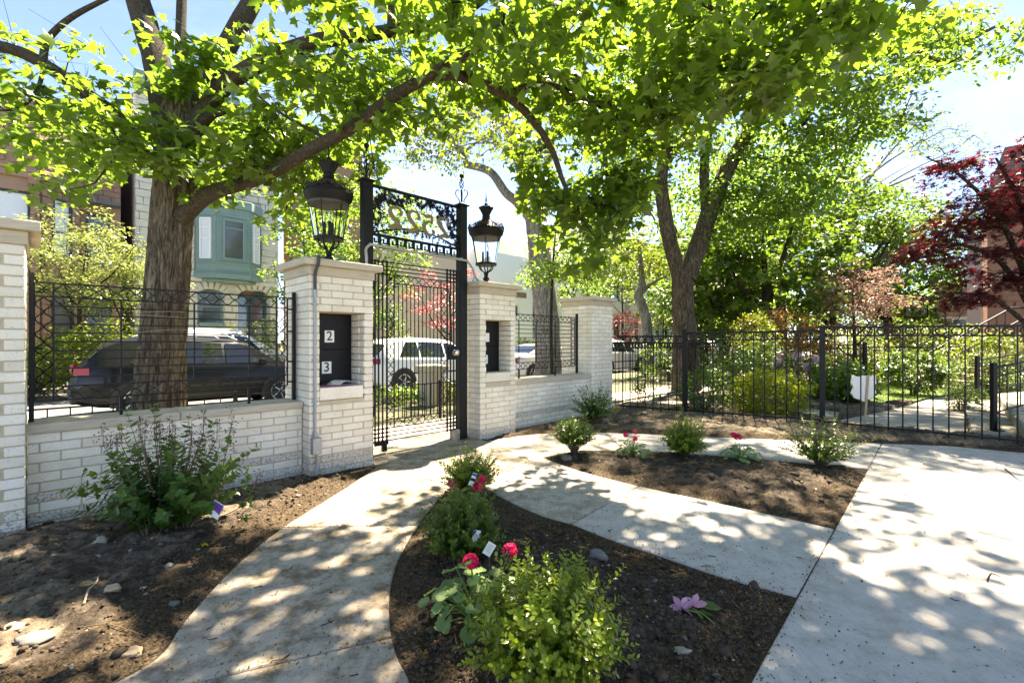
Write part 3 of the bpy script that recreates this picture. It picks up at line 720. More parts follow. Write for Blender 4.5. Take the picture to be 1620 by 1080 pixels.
def mailbox(label, s0, nf, niche, numbers):
    nx0, nx1, nz0, nz1, nd = niche; root = thing('mailbox', label, 'mailbox', P(s0 + nx0, nf, 0), PHI); wd = nx1 - nx0; y = nd - .11
    part('case', MB().box(.001, wd - .004, y + .014, nd - .006, nz0 + .001, nz1 - .003), DOORB, root)
    h = (nz1 - nz0) / 2
    for i, num in enumerate(numbers):
        z1 = nz1 - .006 - i * h; z0 = z1 - h + .006
        d = part('mailbox_door', MB().box(.004, wd - .006, y, y + .013, z0, z1), DOORB, root, bevel=.003)
        zc = (z0 + z1) / 2 - .02 + (.02 if i else -.03)
        xc = wd * .46 - .03 * i
        part('number_plate', MB().box(xc - .05, xc + .05, y - .002, y, zc - .062, zc + .062), WHITE, d)
        if num != ' ': part('digit', text_mesh(num, .135, .0004, BLACK), None, d, (xc, y - .0028, zc), rot=(R(90), 0, 0))
        part('lock', MB().tube([(.035, y - .012, zc + .05 - .1 * i), (.035, y, zc + .05 - .1 * i)], .011, 10), STEEL, d, smooth=True)
    return root
NICHE1 = (.101, .562, .845, 1.592, .37); NICHE2 = (.112, .575, .870, 1.592, .34)
brick_pillar('tall cream brick pillar with limestone cap where the long low wall starts, cut by the frame', -.685, .20, .68, .70, plus=True)
brick_pillar('cream brick gate pillar with mailbox recess numbered 2 and 3 and a grey pipe on it', 1.8915, .16, .669, .63, NICHE1)
brick_pillar('cream brick gate pillar on the lock side of the gate, its mailbox half hidden in the recess', 4.2115, .0, .675, .42, NICHE2)
brick_pillar('cream brick end pillar between the short wall and the black railings', 6.985, -.15, .65, .69)
mailbox('black double mailbox with white plates 2 and 3 set in the brick pillar', 1.8915, .16, NICHE1, '23')
mailbox('black double mailbox with hidden plates set deep in the pillar beside the gate lock', 4.2115, .0, NICHE2, ' 5')
# post left lying on the sill
def sheet_(name, w, d, mat, loc, rz, label, cat, curl=.02):
    m = MB(); n = 6
    for i in range(n + 1):
        for j in (0, 1): m.v.append((w * (i / n - .5), d * (j - .5), curl * math.sin(i / n * 3.0) + .004 * j))
    for i in range(n): a = i * 2; m.f.append([a, a + 2, a + 3, a + 1])
    o = part(name, m, mat); o.location = loc; o.rotation_euler = (0, 0, rz); md = o.modifiers.new('s', 'SOLIDIFY'); md.thickness = .003
    return tag(o, label, cat)
sheet_('folded_paper', .30, .20, PINK, P(2.20, .05, .850), PHI + .1, 'pink printed circular lying at the front of the mailbox sill', 'paper', .012)
sheet_('folded_paper', .24, .15, PAPER, P(2.27, .02, .862), PHI + .5, 'white folded leaflet lying on the pink circular in the mailbox recess', 'paper', .035)
sheet_('folded_paper', .20, .12, BLACK, P(2.13, -.03, .862), PHI - .3, 'dark folded leaflet under the number 3 mailbox door', 'paper', .02)

def garden_wall(label, s0, s1, n0, courses, dp, ph=0.):
    root = thing('garden_wall', label, 'wall', P(s0, n0, 0), PHI, 'low cream brick walls'); w = s1 - s0; top = .65
    part('mortar', MB().box(.002, w - .002, .006, dp - .006, -.14, top - .004), MORTAR, root)
    for k in range(courses):
        z1 = top - k * CH; z0 = z1 - CH
        row(root, 0.003, w - .003, -.05 + ph - (.1115 if k % 2 else 0), .223, z0, z1, lambda a, b, c, d, m: brick(root, a, b, 0, .098, c, d, m), PITTED if z1 < .24 and random.random() < .85 else CREAM)
    n = 2; xs = [0, w * .47, w]
    for i in range(n): part('coping_stone', MB().box(xs[i] + .001, xs[i + 1] - .003, -.035, dp + .03, top, top + .066 + .012 * (s0 > 4)), LIME, root, bevel=.006)
    return root
garden_wall('long low cream brick wall with stone coping behind the lilac bush', .0, 1.889, .0, 11, .33)
garden_wall('short low cream brick wall with stone coping between gate and end pillar', 4.89, 6.983, -.2, 11, .33, .07)

# ---------------------------------------------------------------- ironwork
def sq(m, a, b, h):
    """square bar along an axis"""
    lo = [min(a[i], b[i]) - (0 if abs(a[i] - b[i]) > 1e-6 else h) for i in range(3)]; hi = [max(a[i], b[i]) + (0 if abs(a[i] - b[i]) > 1e-6 else h) for i in range(3)]
    return m.box(lo[0], hi[0], lo[1], hi[1], lo[2], hi[2])
def wave(root, a, b, w, periods, mat, r=.0048, y=0.):
    """two mirrored wavy bars filling a band between points a and b (xz), half width w"""
    a, b = np.array(a, float), np.array(b, float); d = b - a; L = np.linalg.norm(d); d /= L; nrm = np.array([-d[1], d[0]]); n = periods * 10
    for sg in (1, -1):
        pts = []
        for i in range(n + 1):
            t = i / n; c = .5 - .5 * math.cos(2 * math.pi * periods * t)
            c = .5 + .5 * math.copysign(abs(2 * c - 1) ** .8, 2 * c - 1); q = a + d * L * t + nrm * sg * w * (.06 + .94 * c)
            pts.append((q[0], y, q[1]))
        part('wavy_bar', MB().tube(pts, r, 5), mat, root, smooth=True)
def corner(root, x, z, w, mat):
    m = MB(); h = w * .94
    for cx, cz, a0 in ((x - h, z, -45), (x + h, z, 135), (x, z - h, 45), (x, z + h, 225)):
        pts = [(cx + h * .98 * math.cos(R(a0 + t)), 0, cz + h * .98 * math.sin(R(a0 + t))) for t in range(0, 91, 15)]; m.tube(pts, .0042, 5)
    part('corner_ornament', m, mat, root, kind='stuff')
def fence_panel(label, s0, s1, n, z0, z1, verts, feet, base, group):
    root = thing('iron_fence_panel', label, 'fence panel', P(s0, n, 0), PHI, group); w = s1 - s0; b = .102; e = .006
    for x in (0, w, b, w - b): part('frame_bar', sq(MB(), (x, 0, z0 if x in (0, w) else z0), (x, 0, z1), e), IRON, root)
    for z in (z0, z1, z0 + b, z1 - b): part('frame_bar', sq(MB(), (e, 0, z), (w - e, 0, z), e * .98 if z in (z0, z1) else e * .9), IRON, root)
    iz0, iz1 = z0 + b, z1 - b; nb = 9
    for i in range(1, nb + 1): z = iz0 + (iz1 - iz0) * i / (nb + 1); part('cross_bar', sq(MB(), (b, 0, z), (w - b, 0, z), .0052), IRON, root)
    for x in verts: part('upright', sq(MB(), (x, -.0005, iz0), (x, -.0005, iz1), .0062), IRON, root)
    per = max(3, round((w - 2 * b) / .118)); pv = max(3, round((z1 - z0 - 2 * b) / .112)); h = b / 2
    wave(root, (b, z1 - h), (w - b, z1 - h), h - .006, per, IRON); wave(root, (b, z0 + h), (w - b, z0 + h), h - .006, per, IRON)
    wave(root, (h, z0 + b), (h, z1 - b), h - .006, pv, IRON); wave(root, (w - h, z0 + b), (w - h, z1 - b), h - .006, pv, RUST)
    for x in (h, w - h):
        for z in (z0 + h, z1 - h): corner(root, x, z, h - .004, RUST if x > w / 2 and z < 1 else IRON)
    for x in feet: part('foot', sq(MB(), (x, 0, base), (x, 0, z0 - e), .010), IRON, root)
    return root
def wall_bracket(label, s, n, z0, z1, arms):
    root = thing('wall_bracket', label, 'bracket', P(s, n, 0), PHI, 'iron brackets fixing the fence panels')
    part('bracket_bar', MB().box(-.014, .014, -.022, .022, z0, z1), IRON, root, bevel=.002)
    for z in arms: part('bracket_pin', MB().tube([(0, 0, z), (.055 if s < 1 or 5 > s > 4 else -.055, 0, z)], .008, 6), IRON, root); part('bolt', MB().tube([(0, -.026, z), (0, -.02, z)], .011, 6), IRON, root)
vx = [onw for onw in (.49, .985, 1.42)]
fence_panel('wide black iron fence panel with wavy borders in front of the maple trunk', .034, 1.80, -.15, .863, 1.732, vx, (vx[0], vx[2]), .716, 'decorative iron fence panels')
fence_panel('smaller black iron fence panel over the short wall beside the lock side pillar', 5.02, 6.74, -.35, .868, 1.724, (.30, .70, 1.18), (.30, 1.18), .728, 'decorative iron fence panels')
wall_bracket('tall black iron bracket bar on the frame cut pillar at the left fence panel', -.004 + .025, -.15, .72, 1.80, (.93, 1.25, 1.66))
wall_bracket('tall black iron bracket bar on the numbered mailbox pillar beside the rusty panel end', 1.862, -.15, .72, 1.79, (.90, 1.10, 1.40, 1.62, 1.73))
wall_bracket('thick black iron bracket bar on the end pillar at the small fence panel', 6.80, -.35, .74, 1.79, (.93, 1.62))

# gate leaf
X0, X1, GN = 2.784, 3.969, -.20
gate = thing('iron_gate', 'tall black iron gate of thin rods and wavy borders with a round steel knob', 'gate', P(X0, GN, 0), PHI)
W_ = X1 - X0; vb = [0, .045, .097, .152]; hb = [.14, .19, .236, .284]
for x in vb + [W_ - q for q in vb]: part('gate_stile', sq(MB(), (x, 0, .12), (x, 0, 2.245), .0085 if x in (.152, W_ - .152) else .0075), IRON, gate)
for z in hb + [2.368 - q for q in hb]: part('gate_rail', sq(MB(), (0, .002, z), (W_, .002, z), .006), IRON, gate)
m = MB()
for x in vb + [W_ - q for q in vb]:
    for z in hb + [2.368 - q for q in hb]: m.box(x - .013, x + .013, -.013, .013, z - .011, z + .011)
part('collar', m, IRON, gate, kind='stuff')
bx0, bx1, bz0, bz1, bw = .152, W_ - .152, .284, 2.084, .098
for x in (bx0 + bw, bx1 - bw): part('gate_stile', sq(MB(), (x, .001, bz0), (x, .001, bz1), .006), IRON, gate)
for z in (bz0 + bw, bz1 - bw): part('gate_rail', sq(MB(), (bx0, .001, z), (bx1, .001, z), .006), IRON, gate)
h = bw / 2
wave(gate, (bx0 + bw, bz1 - h), (bx1 - bw, bz1 - h), h - .006, 6, IRON); wave(gate, (bx0 + bw, bz0 + h), (bx1 - bw, bz0 + h), h - .006, 6, IRON)
wave(gate, (bx0 + h, bz0 + bw), (bx0 + h, bz1 - bw), h - .006, 15, IRON); wave(gate, (bx1 - h, bz0 + bw), (bx1 - h, bz1 - bw), h - .006, 15, IRON)
for x in (bx0 + h, bx1 - h):
    for z in (bz0 + h, bz1 - h): corner(gate, x, z, h - .004, IRON)
rod = MB().tube([(0, 0, bz0 + bw), (0, 0, bz1 - bw)], .0068, 6).mesh('gate_rod', smooth=True); rod.materials.append(IRON)
for i in range(11): part('gate_rod', rod, IRON, gate, (bx0 + bw + (bx1 - bx0 - 2 * bw) * (i + 1) / 12, 0, 0))
part('lock_plate', MB().box(W_ - .135, W_ + .005, -.016, .016, 1.06, 1.24), IRON, gate, bevel=.003)
kn = part('gate_knob', MB().lathe([(.012, 0), (.012, .03), (.034, .04), (.040, .055), (.034, .072), (.012, .08)], 18), STEEL, gate, (W_ - .05, -.016, 1.155), rot=(R(90), 0, 0), smooth=True)
part('knob_rose', MB().lathe([(.038, 0), (.036, .006)], 18), STEEL, kn)
for z in (.50, 1.18, 1.95): part('hinge', MB().tube([(-.03, -.006, z - .06), (-.03, -.006, z + .06)], .014, 8), IRON, gate)
part('bottom_bracket', MB().box(-.005, .17, -.012, .012, .095, .13).box(.09, .145, -.018, .018, .02, .10), IRON, gate)

# gate frame: posts, finials and the number panel seen from behind
FS0, FS1 = 2.682, 4.063
frame = thing('gateway', 'black iron gateway with scrolled overhead panel showing bronze 2522 from behind', 'gateway', P(FS0, -.205, 0), PHI); FW = FS1 - FS0
for x in (0, FW):
    p = part('gate_post', MB().box(x - .056, x + .056, -.056, .056, -.03, 3.11), IRON, frame, bevel=.006)
    part('post_cap', MB().box(x - .078, x + .078, -.078, .078, 3.11, 3.135), IRON, p, bevel=.005)
    m = MB(); zb = 3.135
    m.tube([(x, 0, zb), (x, 0, zb + .19)], .013, 8)
    for a in range(4):
        ca, sa = math.cos(R(a * 90 + 45)), math.sin(R(a * 90 + 45))
        prof = [(.018, 0), (.035, .01), (.030, .05), (.050, .09), (.078, .13), (.075, .18), (.045, .20), (.035, .18)]
        m.tube([(x + r * ca, r * sa, zb + z) for r, z in [tuple(q) for q in catmull(prof, 4)]], .0065, 6)
        tw = [(x + .030 * math.sin(t * math.pi) * math.cos(R(a * 90) + t * 3.6), .030 * math.sin(t * math.pi) * math.sin(R(a * 90) + t * 3.6), zb + .20 + .15 * t) for t in np.linspace(0, 1, 11)]
        m.tube(tw, .0055, 5)
    fi = part('finial', m, IRON, p, smooth=True, kind='stuff')
    part('finial_ball', MB().lathe([(.012, -.032), (.026, -.018), (.031, 0), (.026, .018), (.010, .03)], 14, (x, 0, zb + .385)).tube([(x, 0, zb + .33), (x, 0, zb + .36)], .012, 8), IRON, p, smooth=True)
hx0, hx1 = .056, FW - .056
for z, hh in ((3.085, .016), (2.535, .010), (2.395, .012)): part('header_rail', sq(MB(), (hx0, 0, z), (hx1, 0, z), hh), IRON, frame)
arch = [(hx0 + (hx1 - hx0) * t, 0, 2.545 + .125 * math.sin(math.pi * t)) for t in np.linspace(0, 1, 25)]
part('header_arch', MB().tube(arch, .011, 6), IRON, frame, smooth=True)
nk = 11; kw = (hx1 - hx0) / nk
key = MB(); bt = .0075
for a, b in (((.06, 0), (.06, 1)), ((.06, 1), (.86, 1)), ((.86, 1), (.86, .30)), ((.86, .30), (.42, .30)), ((.42, .30), (.42, .66)), ((.06, 0), (1.06, 0))):
    z0, z1 = 2.412 + .108 * min(a[1], b[1]), 2.412 + .108 * max(a[1], b[1]); xa, xb = kw * min(a[0], b[0]), kw * max(a[0], b[0])
    key.box(xa - bt, xb + bt, -.008, .008, z0 - bt, z1 + bt)
km = key.mesh('greek_key'); km.materials.append(IRON)
for i in range(nk): part('greek_key', km, IRON, frame, (hx0 + kw * i - .005, 0, 0))
def spiral(cx, cz, r, a0, turns, sg):
    return [(cx + r * (1 - .82 * t) * math.cos(a0 + sg * turns * 6.283 * t), 0, cz + r * (1 - .82 * t) * math.sin(a0 + sg * turns * 6.283 * t)) for t in np.linspace(0, 1, 22)]
hw = hx1 - hx0
vines = [[(.02, 2.60), (.10, 2.75), (.06, 2.92), (.16, 3.02), (.30, 2.99), (.42, 3.04), (.55, 3.00)], [(.02, 2.70), (.05, 2.85), (.12, 2.98), (.24, 2.95), (.34, 2.93)],
         [(.98, 2.58), (.92, 2.72), (.95, 2.90), (.87, 3.02), (.76, 2.98), (.66, 3.04), (.58, 3.01)], [(.97, 2.66), (.90, 2.80), (.90, 2.95), (.80, 2.92), (.74, 2.88)]]
vl = []
for vn in vines:
    q = catmull([(hx0 + hw * x, 0, z) for x, z in vn], 8); part('vine_scroll', MB().tube([tuple(p) for p in q], .0065, 5), IRON, frame, smooth=True); vl += [p for p in q]
for x, z, r, a0, t_, sg in ((.13, 2.72, .075, 3.0, 1.1, 1), (.10, 2.86, .07, 2.6, 1.2, -1), (.24, 2.93, .06, 1.0, 1.2, -1), (.50, 2.95, .07, 1.6, 1.2, -1), (.40, 2.97, .05, 2, 1.2, 1), (.64, 2.94, .07, 1.5, 1.2, 1), (.78, 2.90, .065, 1.0, 1.2, 1), (.88, 2.70, .06, .3, 1.2, -1), (.91, 2.84, .075, .4, 1.2, 1), (.05, 2.66, .05, 2.6, 1.1, -1), (.94, 2.98, .05, .8, 1.1, 1)):
    part('scroll', MB().tube(spiral(hx0 + hw * x, z, r, a0, t_, sg), .0055, 5), IRON, frame, smooth=True)
pos = [];
for p in vl:
    for k in range(2): pos.append(p + np.array([rng.normal() * .028, .004 * rng.normal(), rng.normal() * .028]))
for t in np.linspace(.08, .92, 34): pos.append(np.array([hx0 + hw * t + rng.normal() * .01, .003 * rng.normal(), 2.548 + (.125 * math.sin(math.pi * t)) * (.25 + .6 * rng.random())]))
pos = np.array(pos); pos[:, 2] = np.clip(pos[:, 2], 2.55, 3.06); N = len(pos)
lm = leaf_mesh('vine_leaf', T_PALM, pos, np.tile([0, -1., 0], (N, 1)) + rng.normal(size=(N, 3)) * .18, rng.normal(size=(N, 3)) * np.array([1, .1, 1]), .042 + .022 * rng.random(N), IRON)
o = part('vine_leaves', lm, None, frame, kind='stuff'); md = o.modifiers.new('t', 'SOLIDIFY'); md.thickness = .005
def glyph(pts, wid, depth, sc, cx, cz, flip):
    """a numeral drawn as one swelling stroke; mirrored because it faces the street"""
    q = catmull(pts, 7); ww = np.interp(np.linspace(0, len(wid) - 1, len(q)), range(len(wid)), wid); L, Rr = [], []
    for i, p in enumerate(q):
        d = q[min(i + 1, len(q) - 1)] - q[max(i - 1, 0)]; d = d / (np.linalg.norm(d) + 1e-9); nn = np.array([-d[1], d[0]]); L.append(p + nn * ww[i] / 2); Rr.append(p - nn * ww[i] / 2)
    m = MB(); n = len(q)
    for y in (-depth, depth):
        for a in L + Rr: m.v.append((cx + flip * (a[0] - .5) * sc, y, cz + (a[1] - .5) * sc))
    for o_ in (0, 2 * n):
        for i in range(n - 1): m.f.append([o_ + i, o_ + i + 1, o_ + n + i + 1, o_ + n + i])
    for i in range(n - 1):
        m.f.append([i, i + 1, 2 * n + i + 1, 2 * n + i]); m.f.append([n + i, n + i + 1, 3 * n + i + 1, 3 * n + i])
    m.f += [[0, n, 3 * n, 2 * n], [n - 1, 2 * n - 1, 4 * n - 1, 3 * n - 1]]
    return m
TWO = ([(.30, .66), (.20, .74), (.24, .90), (.46, .99), (.72, .90), (.74, .68), (.52, .42), (.28, .20), (.22, .10), (.48, .13), (.70, .04), (.84, .16)], [.13, .16, .11, .10, .17, .22, .20, .13, .14, .20, .20, .06])
FIVE = ([(.86, .97), (.60, .90), (.34, .94), (.32, .62), (.48, .66), (.72, .56), (.76, .28), (.54, .04), (.28, .06), (.20, .20), (.30, .26)], [.06, .18, .15, .09, .10, .17, .22, .13, .12, .16, .13])
for (x, g) in ((.245, TWO), (.445, TWO), (.622, FIVE), (.800, TWO)):
    me = glyph(g[0], g[1], .006, .265 if g is TWO else .255, hx0 + hw * x, 2.765, -1).mesh('numeral'); b = bmesh.new(); b.from_mesh(me); bmesh.ops.recalc_face_normals(b, faces=b.faces); b.to_mesh(me); b.free()
    part('numeral', me, BRONZE, frame, (0, -.006, 0))
part('post_footing', MB().box(FW - .16, FW - .06, -.05, .06, -.03, .14), CON_OLD, frame, bevel=.01)

# conduits
cp = thing('conduit', 'grey conduit pipe running down the numbered mailbox pillar to a small box', 'pipe', P(1.94, .16, 0), PHI)
part('pipe', MB().tube([(0, -.016, .42), (0, -.016, 1.78)], .0125, 10), GALV, cp, smooth=True)
for z in (.72, 1.12, 1.66): part('pipe_strap', MB().box(-.028, .028, -.032, -.001, z - .008, z + .008), GALV, cp, bevel=.002)
part('dark_sleeve', MB().tube([tuple(p) for p in catmull([(0, -.018, 1.76), (0, -.018, 1.93), (0, -.05, 2.0), (0, -.094, 2.04), (.004, -.095, 2.10), (.02, -.05, 2.122), (.05, .02, 2.125), (.10, .06, 2.125)], 5)], .0155, 10), TAPE, cp, smooth=True)
part('sleeve_joint', MB().tube([(0, -.017, 1.74), (0, -.017, 1.80)], .018, 10), GALV, cp, smooth=True)
jb = part('junction_box', MB().box(-.038, .048, -.062, -.004, .215, .375), GALV, cp, bevel=.004)
for z in (.235, .355): part('screw', MB().tube([(.005, -.066, z), (.005, -.062, z)], .005, 8), STEEL, jb)
part('pipe_hub', MB().tube([(0, -.02, .375), (0, -.018, .43)], .020, 10), GALV, cp, smooth=True)
part('pipe_elbow', MB().tube([tuple(p) for p in catmull([(.01, -.03, .22), (.015, -.03, .12), (.0, -.05, .04), (-.06, -.10, -.0), (-.14, -.16, -.03)], 5)], .0125, 10), GALV, cp, smooth=True)
hc = thing('conduit', 'pale grey conduit bent along the foot of the overhead number panel', 'pipe', P(FS0, -.135, 0), PHI)
pt = [(-.05, -.02, 2.10), (-.05, -.02, 2.24), (-.045, .0, 2.33), (.0, .0, 2.385), (.06, .0, 2.392), (.7, .0, 2.385), (FW - .02, .0, 2.38), (FW + .05, .0, 2.36), (FW + .11, -.03, 2.27), (FW + .14, -.05, 2.16), (FW + .19, -.06, 2.115)]
part('pipe', MB().tube([tuple(p) for p in catmull(pt, 5)], .016, 10), simple('pale_conduit', (.30, .30, .29), .5, .1, .1), hc, smooth=True)
for x in (.08, .68, 1.30): part('pipe_coupling', MB().tube([(x, 0, 2.388), (x + .03, 0, 2.388)], .0195, 10), GALV, hc)
ct = thing('conduit', 'grey conduit lying across the cap of the numbered mailbox pillar', 'pipe', P(1.99, .08, 0), PHI)
part('pipe', MB().tube([(.0, .0, 2.118), (.20, .06, 2.116), (.36, .07, 2.116), (.55, .12, 2.116), (.64, .2, 2.116)], .014, 10), GALV, ct, smooth=True)
part('pipe_coupling', MB().tube([(.28, .066, 2.117), (.34, .07, 2.117)], .020, 10), GALV, ct)

# lanterns
def lantern(label, s, n):
    root = thing('gate_lantern', label, 'lantern', P(s, n, 2.10), R(20), 'lanterns on the gate pillars')
    part('base', MB().lathe([(.050, 0), (.050, .012), (.034, .02), (.030, .05), (.045, .07), (.045, .09), (.022, .11), (.020, .15)], 16), IRON, root, smooth=True)
    for k in range(6):
        a = R(60 * k); pr = catmull([(.018, .10), (.030, .17), (.075, .20), (.098, .235), (.105, .275), (.125, .285)], 4)
        part('arm', MB().tube([(r * math.cos(a), r * math.sin(a), z) for r, z in [tuple(p) for p in pr]], .0085, 6), IRON, root, smooth=True)
    part('lower_ring', MB().lathe([(.10, .268), (.150, .268), (.150, .296), (.138, .300)], 30), IRON, root, smooth=True)
    part('glass', MB().lathe([(.138, .298), (.204, .672)], 36), LGLASS, root, smooth=True)
    for k in range(6):
        a = R(60 * k + 10); part('glazing_bar', MB().tube([(.142 * math.cos(a), .142 * math.sin(a), .29), (.209 * math.cos(a), .209 * math.sin(a), .68)], .006, 5), IRON, root)
    rim = part('rim', MB().lathe([(.150, .655), (.206, .655), (.212, .672), (.238, .70), (.245, .735), (.252, .745), (.246, .772), (.15, .775)], 36), IRON, root, smooth=True)
    part('collar_band', MB().lathe([(.203, .635), (.206, .65), (.206, .658)], 36), NT('dark_band').col((.03, .028, .025)).set(.5).m, rim)
    for k in range(8):                                                     # pierced gallery
        a = R(45 * k); b = MB(); o = (.243 * math.cos(a), .243 * math.sin(a)); tx = (-math.sin(a), math.cos(a))
        for u0, h_ in ((-.06, .035), (-.03, .055), (0, .065), (.03, .055), (.06, .035)):
            pts = [(o[0] + tx[0] * (u0 + .016 * math.cos(q)), o[1] + tx[1] * (u0 + .016 * math.cos(q)), .77 + h_ * .5 + h_ * .5 * math.sin(q)) for q in np.linspace(-1.57, 4.71, 10)]; b.tube(pts, .0042, 4)
        part('gallery', b, IRON, rim, kind='stuff')
    part('roof', MB().lathe([(.205, .775), (.185, .79), (.11, .86), (.070, .905), (.055, .935)], 24), IRON, root, smooth=True)
    m = MB(); seg = 32; prof = [(.055, .93), (.056, .955), (.050, .975), (.060, 1.0), (.080, 1.04), (.103, 1.075)]; n_ = len(prof)
    for i, (r, z) in enumerate(prof):
        for k in range(seg):
            t = 2 * math.pi * k / seg; rr = r * (1 + (.045 if k % 2 else -.045) * (i > 1)); m.v.append((rr * math.cos(t), rr * math.sin(t), z + (.010 if (k % 4 < 2) and i == n_ - 1 else 0)))
    for i in range(n_ - 1):
        for k in range(seg): k2 = (k + 1) % seg; m.f.append([i * seg + k, i * seg + k2, (i + 1) * seg + k2, (i + 1) * seg + k])
    m.f.append([(n_ - 1) * seg + k for k in range(seg)]); part('chimney', m, IRON, root)
    part('spike', MB().lathe([(.010, 1.07), (.009, 1.10), (.022, 1.108), (.026, 1.125), (.020, 1.142), (.008, 1.15), (.010, 1.17), (.013, 1.185), (.007, 1.22), (.002, 1.30)], 12), IRON, root, smooth=True)
    for k in range(3):
        a = R(120 * k + 40); c = (.042 * math.cos(a), .042 * math.sin(a)); cnd = part('candle', MB().tube([(*c, .30), (*c, .46)], .014, 10), WHITE, root, smooth=True)
        part('bulb', MB().lathe([(.008, .46), (.017, .49), (.014, .53), (.003, .57)], 10, (*c, 0)), LGLASS, cnd, smooth=True)
    N = 900; a = rng.random(N) * 6.283; r = .10 + .14 * rng.random(N); hz = .79 + .05 * rng.random(N) + np.where(r < .17, .03, 0)
    part('dry_blossom', leaf_mesh('dry_blossom', T_DIA, np.c_[r * np.cos(a), r * np.sin(a), hz], rng.normal(size=(N, 3)), rng.normal(size=(N, 3)), .02, L_LIT), None, root, kind='stuff')
    return root
lantern('large black lantern with clear glass on the numbered mailbox pillar', 2.22, -.15)
lantern('black lantern with clear glass on the pillar at the lock side of the gate', 4.50, -.20)

# railings
def railing(label, a, b, za, zb, h, spacing, group, rings=True, post_a=True, post_b=True, pr=.0088, post=.036, extra=.055):
    """straight run of railing from a to b (xy) with base heights za, zb"""
    dx, dy = b[0] - a[0], b[1] - a[1]; L = math.hypot(dx, dy); root = thing('iron_railing', label, 'railing', (*a, za), math.atan2(dy, dx), group); dz = zb - za
    sl = lambda x: dz * x / L
    top, mid, bot = h, h - .125, .085
    for nm, z, hh in (('top_rail', top, .014), ('middle_rail', mid, .010), ('bottom_rail', bot, .012)):
        m = MB().box(0, L, -.014, .014, z - hh, z + hh); m.v = [(x, y, q + sl(x)) for x, y, q in m.v]; part(nm, m, IRON2, root)
    n = max(2, round(L / spacing)); pm = MB().tube([(0, 0, .02), (0, 0, h - .014)], pr, 6).mesh('picket', smooth=True); pm.materials.append(IRON2)
    rm = None
    if rings:
        q = [(.052 * math.cos(t), 0, .052 * math.sin(t)) for t in np.linspace(0, 6.283, 21)]; rm = MB().tube(q, .0085, 6, cap=False).mesh('ring', smooth=True); rm.materials.append(IRON2)
    for i in range(n):
        x = L * (i + .5) / n
        if rings: part('ring', rm, IRON2, root, (x, 0, (top + mid) / 2 + sl(x)))
        if i: part('picket', pm, IRON2, root, (L * i / n, 0, sl(L * i / n)))
    for x, on in ((0, post_a), (L, post_b)):
        if on: part('post', MB().box(x - post, x + post, -post, post, sl(x) - .05, sl(x) + h + extra).box(x - post - .006, x + post + .006, -post - .006, post + .006, sl(x) + h + extra, sl(x) + h + extra + .02), IRON2, root)
    return root
fa, fb, fc = (1.98, 8.98), A(1083.5, 0, 8.35)[:2], A(1301, 0, 7.17)[:2]
fd = (fc[0] + (6.34 - 4.73) * 2.1, fc[1] + (5.83 - 7.17) * 2.1)
RG = 'black garden railings with rings'
railing('short black ring topped railing joining the brick end pillar', fa, fb, .0, .0, 1.395, .145, RG, post_a=False, post_b=False)
railing('black ring topped railing in front of the yellow green spirea', fb, fc, .0, .02, 1.445, .155, RG)
railing('black ring topped railing along the broad pavement in front of the shield sign', fc, fd, .0, -.04, 1.515, .158, RG, post_a=False)
# far railings
q0, q1 = P(7.66, -.62)[:2], P(12.4, -.70)[:2]; q2 = P(22, -.75)[:2]
railing('black sidewalk railing seen through the pillar end railing', q0, q1, -.04, -.05, 1.32, .14, 'black railings farther off', True, False, True, .007, .04)
railing('black sidewalk railing running on below the big trunk', q1, q2, -.05, -.06, 1.32, .16, 'black railings farther off', True, False, True, .007, .04)
r0, r1 = A(1180, 0, 15.0)[:2], A(1368, 0, 14.4)[:2]; r2 = A(1640, 0, 13.2)[:2]
railing('black railing behind the shield sign lawn', r0, r1, -.1, -.1, 1.30, .15, 'black railings farther off', True, True, True, .008, .045)
railing('black railing behind the round dark bush', r1, r2, -.1, -.1, 1.24, .17, 'black railings farther off', True, False, False, .008, .045)
# low hoop rails round the tree beds of the parkway
def low_rail(label, s0, s1, n, h, spacing, group='low black rails of the parkway beds', posts=(0, 1)):
    root = thing('low_rail', label, 'railing', P(s0, n, -.05), PHI, group); L = s1 - s0
    part('rail', MB().box(0, L, -.009, .009, h - .009, h + .009), IRON, root)
    k = int(L / spacing); pm = MB().box(-.006, .006, -.006, .006, 0, h - .009).mesh('picket'); pm.materials.append(IRON)
    for i in range(k + 1): part('picket', pm, IRON, root, (L * i / k, 0, 0))
    for x in posts: part('post', MB().box(L * x - .022, L * x + .022, -.022, .022, 0, h + .05), IRON, root)
low_rail('low black rail in front of the maple trunk bed', -1.6, 3.05, -2.05, .66, .17, posts=(.31, .50, .74, 1))
low_rail('low black rail between gate and white suv', 4.35, 9.5, -2.05, .62, .13, posts=(.14, .40, .75, 1))
# stone pier behind the gate
pier = thing('stone_pier', 'short tan stone pier with flat cap standing behind the gate', 'pier', P(6.0, -3.6, -.06), PHI)
part('shaft', MB().box(-.20, .20, -.20, .20, 0, .72), LIME, pier, bevel=.015); part('cap', MB().box(-.27, .27, -.27, .27, .72, .86), LIME, pier, bevel=.02)
